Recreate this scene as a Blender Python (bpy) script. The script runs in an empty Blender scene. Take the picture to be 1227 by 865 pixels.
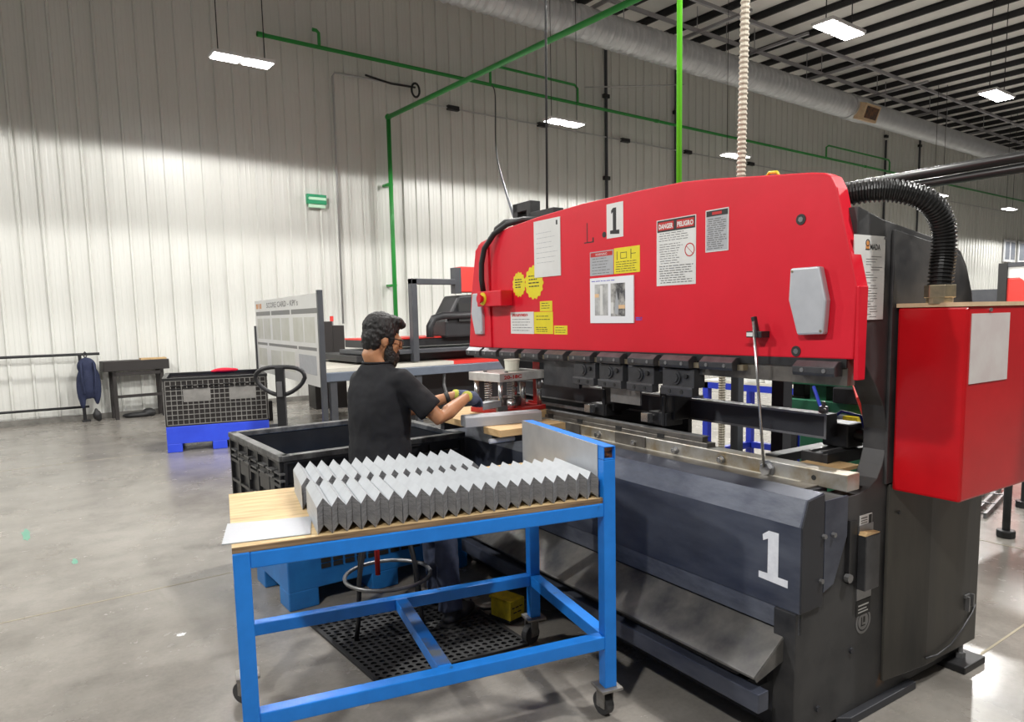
import bpy, bmesh, math, random
from mathutils import Vector, Matrix, Euler, noise
random.seed(7)
sc = bpy.context.scene
col = sc.collection
# ------------------------------------------------------------------ camera
YAW, PITCH, ROLL, FPX, PX, PY = 0.6480, 0.10704, -0.02038, 847.63, 624.63, 468.92
cam_d = bpy.data.cameras.new('camera'); cam = bpy.data.objects.new('camera', cam_d); col.objects.link(cam)
cam_d.sensor_fit = 'HORIZONTAL'; cam_d.sensor_width = 36.0
cam_d.lens = FPX / 1227 * 36.0
cam_d.shift_x = -(PX - 613.5) / 1227; cam_d.shift_y = (PY - 432.5) / 1227
cam_d.clip_start = 0.05; cam_d.clip_end = 300
_f = Vector((math.sin(YAW) * math.cos(PITCH), math.cos(YAW) * math.cos(PITCH), -math.sin(PITCH)))
_r = Vector((math.cos(YAW), -math.sin(YAW), 0)); _u = _r.cross(_f)
_r2 = _r * math.cos(ROLL) + _u * math.sin(ROLL); _u2 = _u * math.cos(ROLL) - _r * math.sin(ROLL)
cam.matrix_world = Matrix(((_r2.x, _u2.x, -_f.x, 0), (_r2.y, _u2.y, -_f.y, 0), (_r2.z, _u2.z, -_f.z, 1.70), (0, 0, 0, 1)))
sc.camera = cam
# ------------------------------------------------------------------ world and exposure
w = bpy.data.worlds.new('hall_ambient'); sc.world = w; w.use_nodes = True
w.node_tree.nodes['Background'].inputs[0].default_value = (1.0, 0.965, 0.92, 1)
w.node_tree.nodes['Background'].inputs[1].default_value = 0.12
sc.view_settings.view_transform = 'Standard'; sc.view_settings.look = 'None'
sc.view_settings.exposure = -0.04; sc.view_settings.gamma = 1.0; sc.view_settings.use_curve_mapping = False
LAMP_Z = 5.70
LAMP_W = 585.0
# high-bay lamps of the hall: the rows in view get fixtures further down, these unseen ones are added without fixtures for fill light
def bay_light(name, x, y, z, watts, parent=None, tilt=0.0):
    d = bpy.data.lights.new(name, 'SPOT'); d.energy = watts; d.color = (1.0, 0.985, 0.95)
    d.spot_size = math.radians(154.0); d.spot_blend = 0.06; d.shadow_soft_size = 0.16
    o = bpy.data.objects.new(name, d); col.objects.link(o); o.location = (x, y, z)
    o.scale = (3.0, 1.0, 1.0)
    if parent: o.parent = parent; o.location = (0, 0, z)
    return o
for bx_, by_ in ((-2.6, 11.65), (-2.6, 5.65), (3.8, 5.65), (-2.6, -0.4), (3.8, -0.4), (10.2, -0.4), (41, 11.65), (47, 11.65), (53, 11.65), (21.9, 11.65), (22, 5.65), (28, 5.65), (34, 5.65)):
    bay_light('bay_fill_lamp', bx_, by_, LAMP_Z, LAMP_W * (1.0 if by_ > 8 else 1.62))

# ------------------------------------------------------------------ helpers
class MB:
    """collects shapes, builds ONE mesh object"""
    def __init__(s): s.v = []; s.f = []; s.m = []
    def add(s, v, f, mi=0):
        b = len(s.v); s.v += [tuple(p) for p in v]; s.f += [tuple(i + b for i in q) for q in f]; s.m += [mi] * len(f); return s
    def box(s, a, b, mi=0):
        (x0, y0, z0), (x1, y1, z1) = a, b
        return s.add([(x0,y0,z0),(x1,y0,z0),(x1,y1,z0),(x0,y1,z0),(x0,y0,z1),(x1,y0,z1),(x1,y1,z1),(x0,y1,z1)],
                     [(0,3,2,1),(4,5,6,7),(0,1,5,4),(1,2,6,5),(2,3,7,6),(3,0,4,7)], mi)
    def obox(s, c, size, rot=(0,0,0), mi=0):
        R = Euler(rot).to_matrix(); c = Vector(c); h = [q / 2 for q in size]
        vs = [c + R @ Vector((sx*h[0], sy*h[1], sz*h[2])) for sz in (-1,1) for sx, sy in ((-1,-1),(1,-1),(1,1),(-1,1))]
        return s.add(vs, [(0,3,2,1),(4,5,6,7),(0,1,5,4),(1,2,6,5),(2,3,7,6),(3,0,4,7)], mi)
    def bar(s, p, q, wd, ht, mi=0):
        """rectangular bar from p to q, wd sideways, ht upwards"""
        p, q = Vector(p), Vector(q); d = (q - p).normalized()
        up = Vector((0,0,1)) if abs(d.z) < .95 else Vector((0,1,0))
        sd = d.cross(up).normalized(); up = sd.cross(d)
        vs = [e + sd * a * wd / 2 + up * b * ht / 2 for e in (p, q) for a, b in ((-1,-1),(1,-1),(1,1),(-1,1))]
        return s.add(vs, [(0,1,2,3),(7,6,5,4),(0,4,5,1),(1,5,6,2),(2,6,7,3),(3,7,4,0)], mi)
    def prism(s, pts, ax, a, b, mi=0):
        """polygon extruded along axis ax; pts are the two other coordinates in xyz order"""
        def mk(p, t):
            return (t, p[0], p[1]) if ax == 'x' else (p[0], t, p[1]) if ax == 'y' else (p[0], p[1], t)
        n = len(pts); vs = [mk(p, a) for p in pts] + [mk(p, b) for p in pts]
        ar = sum(pts[i][0]*pts[(i+1)%n][1] - pts[(i+1)%n][0]*pts[i][1] for i in range(n))
        fs = [tuple(range(n))[::-1], tuple(range(n, 2*n))] + [(i, (i+1)%n, n+(i+1)%n, n+i) for i in range(n)]
        flip = (ar < 0) != (ax == 'y') != (b < a)
        if flip: fs = [q[::-1] for q in fs]
        return s.add(vs, fs, mi)
    def cyl(s, p, q, r, n=12, r2=None, mi=0, caps=True):
        p, q = Vector(p), Vector(q); d = (q - p).normalized(); r2 = r if r2 is None else r2
        a = d.orthogonal().normalized(); b = d.cross(a)
        vs = [p + (a*math.cos(t)+b*math.sin(t))*r for t in (2*math.pi*i/n for i in range(n))] + \
             [q + (a*math.cos(t)+b*math.sin(t))*r2 for t in (2*math.pi*i/n for i in range(n))]
        fs = [(i, (i+1)%n, n+(i+1)%n, n+i) for i in range(n)]
        if caps: fs += [tuple(range(n))[::-1], tuple(range(n, 2*n))]
        return s.add(vs, fs, mi)
    def ring(s, c, ax, r0, r1, h, n=20, mi=0):
        """flat washer around c, axis ax (unit vector), height h"""
        c = Vector(c); d = Vector(ax).normalized(); a = d.orthogonal().normalized(); b = d.cross(a); vs = []
        for rr, hh in ((r0,0),(r1,0),(r1,h),(r0,h)):
            vs += [c + d*hh + (a*math.cos(2*math.pi*i/n)+b*math.sin(2*math.pi*i/n))*rr for i in range(n)]
        fs = [(k*n+i, k*n+(i+1)%n, ((k+1)%4)*n+(i+1)%n, ((k+1)%4)*n+i) for k in range(4) for i in range(n)]
        return s.add(vs, fs, mi)
    def tube(s, path, r, n=8, closed=False, mi=0, sx=1.0):
        """round tube along a path; r is a number or one radius for each point"""
        P = [Vector(p) for p in path]; m = len(P); R = r if isinstance(r, (list, tuple)) else [r]*m; vs = []
        t0 = (P[1]-P[0]).normalized(); a = t0.orthogonal().normalized()
        for i in range(m):
            t = (P[(i+1)%m]-P[i-1]) if closed else (P[min(i+1,m-1)]-P[max(i-1,0)])
            t.normalize(); a = (a - t*a.dot(t)).normalized(); b = t.cross(a)
            vs += [P[i] + (a*math.cos(2*math.pi*k/n)*sx + b*math.sin(2*math.pi*k/n))*R[i] for k in range(n)]
        fs = []
        for i in range(m if closed else m-1):
            j = (i+1) % m
            fs += [(i*n+k, i*n+(k+1)%n, j*n+(k+1)%n, j*n+k) for k in range(n)]
        if not closed: fs += [tuple(range(n))[::-1], tuple(range((m-1)*n, m*n))]
        return s.add(vs, fs, mi)
    def ell(s, c, rad, rot=(0,0,0), nu=16, nv=10, mi=0):
        R = Euler(rot).to_matrix(); c = Vector(c); vs = [c + R @ Vector((0,0,rad[2]))]
        for j in range(1, nv):
            ph = math.pi*j/nv
            vs += [c + R @ Vector((rad[0]*math.sin(ph)*math.cos(2*math.pi*i/nu), rad[1]*math.sin(ph)*math.sin(2*math.pi*i/nu), rad[2]*math.cos(ph))) for i in range(nu)]
        vs.append(c + R @ Vector((0,0,-rad[2]))); L = len(vs)-1
        fs = [(0, 1+i, 1+(i+1)%nu) for i in range(nu)]
        for j in range(nv-2):
            fs += [(1+j*nu+i, 1+(j+1)*nu+i, 1+(j+1)*nu+(i+1)%nu, 1+j*nu+(i+1)%nu) for i in range(nu)]
        fs += [(L, 1+(nv-2)*nu+(i+1)%nu, 1+(nv-2)*nu+i) for i in range(nu)]
        return s.add(vs, fs, mi)
    def loft(s, rings, mi=0):
        n = len(rings[0]); vs = [p for q in rings for p in q]; fs = []
        for j in range(len(rings)-1):
            fs += [(j*n+i, j*n+(i+1)%n, (j+1)*n+(i+1)%n, (j+1)*n+i) for i in range(n)]
        fs += [tuple(range(n))[::-1], tuple(range((len(rings)-1)*n, len(rings)*n))]
        return s.add(vs, fs, mi)
    def build(s, name, mat, parent=None, off=(0,0,0), bevel=0, smooth=False, seg=2):
        me = bpy.data.meshes.new(name)
        me.from_pydata([(x-off[0], y-off[1], z-off[2]) for x, y, z in s.v], [], s.f)
        for mm in (mat if isinstance(mat, (list, tuple)) else [mat]): me.materials.append(MAT[mm])
        if any(s.m): me.polygons.foreach_set('material_index', s.m)
        if smooth:
            me.polygons.foreach_set('use_smooth', [True]*len(me.polygons))
        me.update()
        o = bpy.data.objects.new(name, me); col.objects.link(o)
        if parent: o.parent = parent
        if bevel:
            b = o.modifiers.new('bevel', 'BEVEL'); b.width = bevel; b.segments = seg; b.limit_method = 'ANGLE'; b.angle_limit = math.radians(40)
            b.harden_normals = False
        return o
def tag(o, label, cat, group=None, kind=None):
    o['label'] = label
    if cat: o['category'] = cat
    if group: o['group'] = group
    if kind: o['kind'] = kind
    return o
def struct(o, label=None):
    o['kind'] = 'structure'
    if label: o['label'] = label
    return o
def thing(name, label, cat, loc=(0,0,0), rz=0, group=None):
    o = bpy.data.objects.new(name, None); col.objects.link(o); o.empty_display_size = .1
    o.location = loc; o.rotation_euler = (0,0,rz)
    return tag(o, label, cat, group)
def dup(o, parent=None):
    c = o.copy(); col.objects.link(c); c.parent = parent
    for ch in list(o.children): dup(ch, c)
    return c
def smooth_angle(o, deg=40):
    me = o.data; me.polygons.foreach_set('use_smooth', [True]*len(me.polygons))
    bm = bmesh.new(); bm.from_mesh(me); lim = math.radians(deg)
    for e in bm.edges:
        if len(e.link_faces) == 2 and e.calc_face_angle(0) > lim: e.smooth = False
    bm.to_mesh(me); bm.free(); return o
def remesh(o, vox, sm=4, f=.6):
    r = o.modifiers.new('remesh', 'REMESH'); r.mode = 'VOXEL'; r.voxel_size = vox; r.use_smooth_shade = True
    if sm: m = o.modifiers.new('smooth', 'SMOOTH'); m.iterations = sm; m.factor = f
    return o
_font = {}
def text_pts(body, size, bold=0):
    """flat outline mesh of a text: verts and faces in its own xy plane, left-aligned at 0,0"""
    cu = bpy.data.curves.new('t', 'FONT'); cu.body = body; cu.size = size; cu.resolution_u = 2; cu.offset = bold
    o = bpy.data.objects.new('t', cu); col.objects.link(o)
    bpy.context.view_layer.update()
    dg = bpy.context.evaluated_depsgraph_get(); me = o.evaluated_get(dg).to_mesh()
    v = [tuple(q.co) for q in me.vertices]; f = [tuple(p.vertices) for p in me.polygons]
    o.evaluated_get(dg).to_mesh_clear(); bpy.data.objects.remove(o); bpy.data.curves.remove(cu)
    return v, f

# ------------------------------------------------------------------ materials
MAT = {}
def M(name, c1, c2=None, scale=6.0, rough=.5, metal=0.0, bump=0.0, bscale=None, detail=5, lo=.35, hi=.65, stretch=(1,1,1), emit=0, r2=None, spec=.5, trans=0, coat=0, c3=None, at3=.66):
    m = bpy.data.materials.new(name); m.use_nodes = True; nt = m.node_tree; b = nt.nodes['Principled BSDF']
    b.inputs['Base Color'].default_value = (*c1, 1); b.inputs['Roughness'].default_value = rough; b.inputs['Metallic'].default_value = metal
    b.inputs['Specular IOR Level'].default_value = spec
    if coat: b.inputs['Coat Weight'].default_value = coat; b.inputs['Coat Roughness'].default_value = .15
    if trans: b.inputs['Transmission Weight'].default_value = trans
    if emit: b.inputs['Emission Color'].default_value = (*c1, 1); b.inputs['Emission Strength'].default_value = emit
    if c2 is not None or bump or r2 is not None:
        tc = nt.nodes.new('ShaderNodeTexCoord'); mp = nt.nodes.new('ShaderNodeMapping'); mp.inputs['Scale'].default_value = stretch
        nt.links.new(tc.outputs['Object'], mp.inputs[0])
        n = nt.nodes.new('ShaderNodeTexNoise'); n.inputs['Scale'].default_value = scale; n.inputs['Detail'].default_value = detail; n.inputs['Roughness'].default_value = .6
        nt.links.new(mp.outputs[0], n.inputs['Vector'])
        rp = nt.nodes.new('ShaderNodeValToRGB'); rp.color_ramp.elements[0].position = lo; rp.color_ramp.elements[1].position = hi
        rp.color_ramp.elements[0].color = (*c1, 1); rp.color_ramp.elements[1].color = (*(c2 or c1), 1)
        nt.links.new(n.outputs['Fac'], rp.inputs[0])
        if c3 is not None:
            e3 = rp.color_ramp.elements.new(at3); e3.color = (*(c2 or c1), 1); e4 = rp.color_ramp.elements.new(min(at3+.06, .99)); e4.color = (*c3, 1)
        if c2 is not None: nt.links.new(rp.outputs[0], b.inputs['Base Color'])
        if r2 is not None:
            mr = nt.nodes.new('ShaderNodeMapRange'); mr.inputs[1].default_value = lo; mr.inputs[2].default_value = hi; mr.inputs[3].default_value = rough; mr.inputs[4].default_value = r2
            nt.links.new(n.outputs['Fac'], mr.inputs[0]); nt.links.new(mr.outputs[0], b.inputs['Roughness'])
        if bump:
            n2 = nt.nodes.new('ShaderNodeTexNoise'); n2.inputs['Scale'].default_value = bscale or scale*4; n2.inputs['Detail'].default_value = 3
            nt.links.new(mp.outputs[0], n2.inputs['Vector'])
            bp = nt.nodes.new('ShaderNodeBump'); bp.inputs['Strength'].default_value = bump; bp.inputs['Distance'].default_value = .01
            nt.links.new(n2.outputs['Fac'], bp.inputs['Height']); nt.links.new(bp.outputs[0], b.inputs['Normal'])
    MAT[name] = m; return m
M('wall_white', (.66,.66,.62), (.74,.74,.70), scale=.7, rough=.38, stretch=(1,1,.15), metal=0)
M('roof_white', (.80,.78,.75), (.86,.84,.81), scale=1.5, rough=.7)
M('purlin_dark', (.025,.025,.028), rough=.6)
M('strut_grey', (.42,.41,.43), rough=.45, metal=.5)
M('duct_steel', (.62,.63,.65), (.52,.53,.55), scale=3, rough=.36, metal=.35)
M('dirty_base', (.10,.095,.085), (.22,.21,.19), scale=4, rough=.8)
M('green_pipe', (.025,.30,.05), rough=.4)
M('lime_pipe', (.17,.80,.03), rough=.4)
M('conduit', (.5,.5,.5), rough=.4, metal=.6)
M('black_cable', (.015,.015,.016), rough=.5)
M('lamp_white', (1,.985,.95), emit=30)
M('lamp_body', (.75,.75,.75), rough=.4)
M('beige_hose', (.52,.47,.38), (.44,.39,.31), scale=20, rough=.55)
M('press_red', (.70,.010,.030), (.62,.008,.022), scale=3, rough=.42, bump=.05, bscale=30, spec=.4, lo=.3, hi=.7)
M('box_red', (.58,.006,.012), (.52,.005,.010), scale=5, rough=.26, bump=.04, bscale=25)
M('press_dark', (.028,.029,.035), (.044,.046,.054), scale=3, rough=.42, r2=.55, metal=.25, bump=.04, bscale=40)
M('press_side', (.024,.025,.029), (.068,.067,.068), scale=2.6, rough=.38, r2=.58, metal=.3, bump=.03, bscale=50, hi=.55, c3=(.13,.075,.045), at3=.66)
M('housing_side', (.026,.026,.027), (.098,.092,.080), scale=3.0, rough=.36, r2=.55, metal=.35, bump=.03, bscale=50, stretch=(1,1,.25))
M('apron_steel', (.050,.057,.085), (.125,.138,.175), scale=3, rough=.36, r2=.52, metal=.45, bump=.03, bscale=40, stretch=(1,.5,1.5))
M('apron_worn', (.20,.215,.25), (.11,.12,.155), scale=9, rough=.36, r2=.5, metal=.5, bump=.04, bscale=60, stretch=(1,.5,1.5))
M('chute_steel', (.26,.25,.23), (.075,.077,.085), scale=5, rough=.36, r2=.55, metal=.55, bump=.04, bscale=50, lo=.3, hi=.7)
M('rust', (.20,.085,.04), (.05,.04,.035), scale=9, rough=.8)
M('rail_steel', (.50,.49,.46), (.32,.25,.15), scale=5, rough=.36, metal=.6, bump=.03, lo=.40, hi=.62)
M('rail_dark', (.14,.13,.12), (.24,.22,.19), scale=8, rough=.4, metal=.6)
M('bright_steel', (.62,.62,.63), (.5,.5,.5), scale=9, rough=.25, metal=.9)
M('dull_steel', (.30,.30,.31), (.22,.22,.22), scale=8, rough=.4, metal=.7)
M('black_metal', (.018,.018,.019), (.03,.03,.032), scale=10, rough=.45, metal=.2)
M('holder_dark', (.058,.059,.064), (.09,.09,.096), scale=10, rough=.4, metal=.5)
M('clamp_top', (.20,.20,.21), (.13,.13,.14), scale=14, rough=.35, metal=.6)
M('silver_cover', (.50,.52,.56), (.56,.58,.62), scale=10, rough=.4, metal=.35)
M('paper', (.72,.72,.70), (.66,.66,.64), scale=6, rough=.7)
M('paper_grey', (.42,.43,.45), (.38,.39,.41), scale=9, rough=.6)
M('paper_yellow', (.78,.66,.02), (.72,.60,.02), scale=12, rough=.6)
M('paper_pink', (.62,.55,.54), (.68,.64,.62), scale=8, rough=.5)
M('ink', (.02,.02,.02), rough=.6)
M('ink_grey', (.16,.16,.16), rough=.6)
M('ink_red', (.50,.02,.02), rough=.6)
M('ink_orange', (.62,.25,.06), rough=.6)
M('ink_blue', (.10,.08,.5), rough=.6)
M('paint_white', (.85,.87,.92), (.75,.77,.83), scale=40, rough=.5)
M('white_frame', (.82,.83,.86), rough=.4)
M('photo_dark', (.05,.05,.055), (.45,.44,.42), scale=14, rough=.4, lo=.4, hi=.6)
M('photo_grey', (.35,.35,.35), (.55,.55,.54), scale=14, rough=.4, lo=.4, hi=.6)
M('photo_tan', (.75,.50,.28), rough=.5)
M('brass', (.55,.47,.32), (.42,.36,.26), scale=30, rough=.3, metal=.8)
M('hose_black', (.014,.014,.014), rough=.38)
M('gasket', (.70,.52,.33), (.60,.42,.26), scale=14, rough=.7)
M('blue_paint', (.014,.235,.80), (.011,.20,.70), scale=9, c3=(.03,.06,.12), at3=.655, rough=.33, r2=.42, bump=.03, bscale=40)
M('blue_worn', (.10,.12,.15), (.006,.14,.52), scale=7, rough=.4, lo=.35, hi=.55)
M('cut_rust', (.55,.18,.04), (.05,.02,.012), scale=40, rough=.7, lo=.4, hi=.6)
M('plywood', (.64,.47,.25), (.40,.27,.13), scale=16, rough=.6, stretch=(.30,2.4,1), lo=.42, hi=.70, c3=(.24,.16,.085), at3=.74)
M('ply_edge', (.13,.08,.045), (.36,.24,.13), scale=14, rough=.8, stretch=(.3,.3,9))
M('wood', (.64,.44,.22), (.52,.34,.16), scale=7, rough=.6, stretch=(.4,4,4))
M('galvanized', (.52,.54,.57), (.44,.46,.49), scale=7, rough=.42, metal=.45)
M('sheet_white', (.44,.465,.50), (.40,.42,.45), scale=4, rough=.45, metal=.2)
M('angle_grey', (.46,.485,.51), (.41,.43,.455), scale=9, rough=.45, metal=.15)
M('angle_edge', (.30,.30,.31), (.19,.19,.20), scale=30, rough=.5, metal=.3, stretch=(1,1,6))  # strip ends: darker cut steel, with shade on them put into the colour
M('wheel', (.03,.03,.032), (.06,.06,.06), scale=12, rough=.6)
M('caster_steel', (.36,.35,.33), (.24,.22,.2), scale=14, rough=.45, metal=.6)
M('bin_black', (.012,.012,.013), (.022,.022,.023), scale=6, rough=.38)
M('bin_rim', (.16,.16,.16), (.035,.035,.036), scale=10, rough=.4, lo=.3, hi=.6)
M('bin_grey', (.30,.29,.275), (.20,.195,.185), scale=6, rough=.5)
M('bin_blue', (.015,.14,.42), (.02,.19,.52), scale=6, rough=.45)
M('bin_blue_far', (.03,.075,.75), (.035,.09,.80), scale=6, rough=.45)
M('red_cloth', (.70,.01,.04), rough=.8)
M('rubber_mat', (.014,.014,.015), (.026,.026,.027), scale=9, rough=.65)
M('denim', (.030,.040,.075), (.05,.06,.10), scale=14, rough=.85, bump=.1, bscale=120)
M('shirt_black', (.0045,.005,.0075), (.0075,.008,.0115), scale=8, rough=.85, bump=.15, bscale=14)
M('skin', (.46,.225,.115), (.40,.185,.09), scale=14, rough=.5)
M('hair_black', (.004,.0035,.0035), (.009,.007,.007), scale=60, rough=.55, bump=.8, bscale=90, stretch=(1,1,.35))
M('beard_dark', (.006,.0045,.004), (.014,.010,.008), scale=70, rough=.6, bump=.8, bscale=110)
M('glove_blue', (.045,.065,.13), (.09,.11,.17), scale=20, rough=.8)
M('glove_yellow', (.50,.50,.08), rough=.8)
M('boot_dark', (.02,.02,.024), rough=.6)
M('clear_plastic', (.75,.76,.78), rough=.25, trans=.7)
M('glass', (.92,.95,.95), rough=.05, trans=1.0)
M('board_white', (.64,.64,.62), (.70,.70,.68), scale=2, rough=.3)
M('board_grey', (.20,.20,.195), rough=.5)
M('board_paper', (.55,.55,.48), (.62,.62,.57), scale=3, rough=.6)
M('grey_paint', (.065,.068,.076), (.05,.053,.062), scale=4, rough=.4)
M('beam_bluegrey', (.16,.19,.24), (.13,.155,.20), scale=4, rough=.35, metal=.2)
M('machine_dark', (.018,.0185,.021), (.028,.028,.031), scale=3, rough=.45)
M('machine_red', (.72,.045,.035), rough=.4)
M('table_cream', (.66,.63,.55), (.58,.55,.48), scale=5, rough=.5)
M('green_machine', (.035,.17,.09), (.05,.21,.12), scale=4, rough=.4)
M('rack_blue', (.015,.035,.40), rough=.4)
M('white_part', (.72,.72,.69), rough=.5)
M('yellow_paint', (.70,.54,.02), (.45,.33,.02), scale=16, rough=.5)
M('exit_green', (.04,.36,.17), rough=.4)
M('exit_light', (.62,.92,.70), rough=.4)
M('navy_cloth', (.014,.020,.055), (.022,.03,.075), scale=10, rough=.8, bump=.15, bscale=25)
M('brown_black', (.022,.018,.017), rough=.6)
M('plate_green_paint', (.10,.34,.24), (.22,.36,.28), scale=30, rough=.6)
M('joint_fill', (.34,.30,.22), rough=.7)
M('chip_white', (.8,.8,.8), rough=.6)
M('window_pane', (.25,.28,.34), (.36,.38,.42), scale=2, rough=.1)
M('die_plate', (.80,.79,.76), (.58,.56,.54), scale=8, rough=.4, metal=.4, lo=.35, hi=.6)
M('die_red', (.42,.014,.012), (.34,.012,.010), scale=6, rough=.4)
M('foam_white', (.66,.66,.57), (.60,.60,.52), scale=9, rough=.7)
# concrete floor: large stains, fine speckle, scuffs
def concrete():
    m = bpy.data.materials.new('concrete'); m.use_nodes = True; nt = m.node_tree; b = nt.nodes['Principled BSDF']
    tc = nt.nodes.new('ShaderNodeTexCoord')
    def nz(scale, detail, st=(1,1,1)):
        mp = nt.nodes.new('ShaderNodeMapping'); mp.inputs['Scale'].default_value = st; nt.links.new(tc.outputs['Object'], mp.inputs[0])
        n = nt.nodes.new('ShaderNodeTexNoise'); n.inputs['Scale'].default_value = scale; n.inputs['Detail'].default_value = detail; n.inputs['Roughness'].default_value = .65
        nt.links.new(mp.outputs[0], n.inputs['Vector']); return n
    def ramp(n, stops):
        r = nt.nodes.new('ShaderNodeValToRGB'); e = r.color_ramp.elements
        while len(e) < len(stops): e.new(.5)
        for k, (p, c) in enumerate(stops): e[k].position = p; e[k].color = (*c, 1)
        nt.links.new(n.outputs['Fac'], r.inputs[0]); return r
    def mix(a, b2, fac, mode):
        x = nt.nodes.new('ShaderNodeMix'); x.data_type = 'RGBA'; x.blend_type = mode; x.inputs[0].default_value = fac
        nt.links.new(a.outputs[2] if a.bl_idname == 'ShaderNodeMix' else a.outputs[0], x.inputs[6]); nt.links.new(b2.outputs[0], x.inputs[7]); return x
    a = ramp(nz(.9, 6), [(.30, (.195,.178,.156)), (.5, (.275,.255,.228)), (.72, (.335,.313,.283))])
    d = ramp(nz(3.2, 8), [(.32, (.72,.72,.72)), (.55, (1,1,1)), (.8, (1.08,1.07,1.05))])
    e = ramp(nz(45, 4), [(.3, (.86,.86,.86)), (.6, (1,1,1))])
    g = ramp(nz(1.4, 5, (3,.7,1)), [(.60, (1,1,1)), (.72, (.82,.82,.80))])
    x = mix(mix(mix(a, d, .8, 'MULTIPLY'), e, .7, 'MULTIPLY'), g, .8, 'MULTIPLY')
    nt.links.new(x.outputs[2], b.inputs['Base Color'])
    rr = nt.nodes.new('ShaderNodeMapRange'); rr.inputs[3].default_value = .15; rr.inputs[4].default_value = .36
    nt.links.new(nz(2.2, 6).outputs['Fac'], rr.inputs[0]); nt.links.new(rr.outputs[0], b.inputs['Roughness'])
    bp = nt.nodes.new('ShaderNodeBump'); bp.inputs['Strength'].default_value = .06; bp.inputs['Distance'].default_value = .01
    nt.links.new(nz(18, 5).outputs['Fac'], bp.inputs['Height']); nt.links.new(bp.outputs[0], b.inputs['Normal'])
    MAT['concrete'] = m
concrete()

# ------------------------------------------------------------------ the hall
WALL_Y, ROOF_Z = 14.72, 9.6
X0, X1, Y0 = -6.0, 62.0, -8.0
fl = struct(MB().box((X0, Y0, -.2), (X1, WALL_Y+.2, 0)).build('floor', 'concrete'), 'worn grey polished concrete floor of the hall')
for p, q in (((-6, 5.02), (1.4, 4.92)), ((3.5, 1.30), (14, 1.05)), ((5.6, -2), (5.9, 12)), ((-6, 10.3), (14, 10.1))):
    MB().bar((*p, .0006), (*q, .0006), .012, .0012).build('control_joint', 'joint_fill', fl)
def blot(name, mat, cx, cy, rx, ry, seed, n=16, z=.0015):
    r = random.Random(seed); pts = []
    for i in range(n):
        k = .6 + .5*r.random(); t = 2*math.pi*i/n; pts.append((cx+rx*k*math.cos(t), cy+ry*k*math.sin(t)))
    return MB().prism(pts, 'z', 0, z).build(name, mat, fl)
blot('paint_mark', 'plate_green_paint', .155, 6.96, .035, .22, 3)
blot('paint_mark', 'plate_green_paint', .40, 5.9, .02, .08, 5)
blot('paint_chip', 'chip_white', .736, 4.10, .028, .022, 8)
blot('paint_chip', 'chip_white', 1.36, 1.85, .012, .02, 9)
# ribbed sheet wall: a backing and sheet panels, each with its ribs folded in
wall = struct(MB().box((X0, WALL_Y+.03, 0), (X1, WALL_Y+.2, ROOF_Z)).build('wall_back', 'wall_white'), 'off-white ribbed sheet metal wall of the hall')
PW = .99
def panel_mesh():
    prof = [(0, 0)]
    for k in range(3):
        a = k*PW/3
        prof += [(a+.015, 0), (a+.030, -.038), (a+.058, -.038), (a+.075, 0), (a+.150, 0), (a+.162, -.004), (a+.182, -.004), (a+.194, 0), (a+.235, 0), (a+.247, -.004), (a+.267, -.004), (a+.279, 0)]
    prof += [(PW-.001, 0)]
    mb = MB(); n = len(prof)
    vs = [(x, y, z) for z in (0, ROOF_Z-.05) for x, y in prof]
    mb.add(vs, [(i, i+1, n+i+1, n+i) for i in range(n-1)])
    return mb
pan = panel_mesh().build('wall_panel', 'wall_white', wall); pan.location = (X0, WALL_Y, .02)
k = 1
while X0 + (k+1)*PW < X1:
    c = pan.copy(); col.objects.link(c); c.parent = wall; c.location = (X0+k*PW, WALL_Y + (.004 if k % 2 else 0), .02); k += 1
struct(MB().box((X0, WALL_Y-.052, 0), (X1, WALL_Y-.041, .10)).build('baseboard_back', 'dirty_base'), 'grimy skirting strip along the foot of the wall')
# roof: pale insulation over rows of dark purlins, carried by struts
ceil = struct(MB().box((X0, Y0, ROOF_Z), (X1, WALL_Y+.2, ROOF_Z+.15)).build('ceiling', 'roof_white'), 'pale insulated roof over dark steel purlins')
pur = MB().prism([(-.06,-.02),(.0,-.02),(0,-.165),(.06,-.165),(.06,-.155),(.012,-.155),(.012,-.008),(-.06,-.008)], 'y', Y0, WALL_Y-.1).build('purlin', 'purlin_dark', ceil)
pur.location = (X0+.6, 0, ROOF_Z)
k = 1
while X0+.6+k*1.13 < X1-1:
    c = pur.copy(); col.objects.link(c); c.parent = ceil; c.location = (X0+.6+k*1.13, 0, ROOF_Z); k += 1
for y, z in ((13.5, 9.05), (12.55, 9.0), (11.7, 9.2), (6.1, 9.0), (5.2, 9.0)):
    mb = MB().bar((X0, y, z), (X1, y, z), .06, .09)
    mb.build('strut_rail', 'strut_grey', ceil)
for x in (9.5, 12.2, 15.5, 18.0, 21.5, 25.0, 29.0, 34.0):
    MB().bar((x, 10.9, 8.95), (x, 14.4, 8.95), .07, .07).build('cross_strut', 'strut_grey', ceil)
    MB().cyl((x, 12.55, 8.95), (x, 12.55, ROOF_Z), .012, 6).build('hanger_rod', 'strut_grey', ceil)

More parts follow.
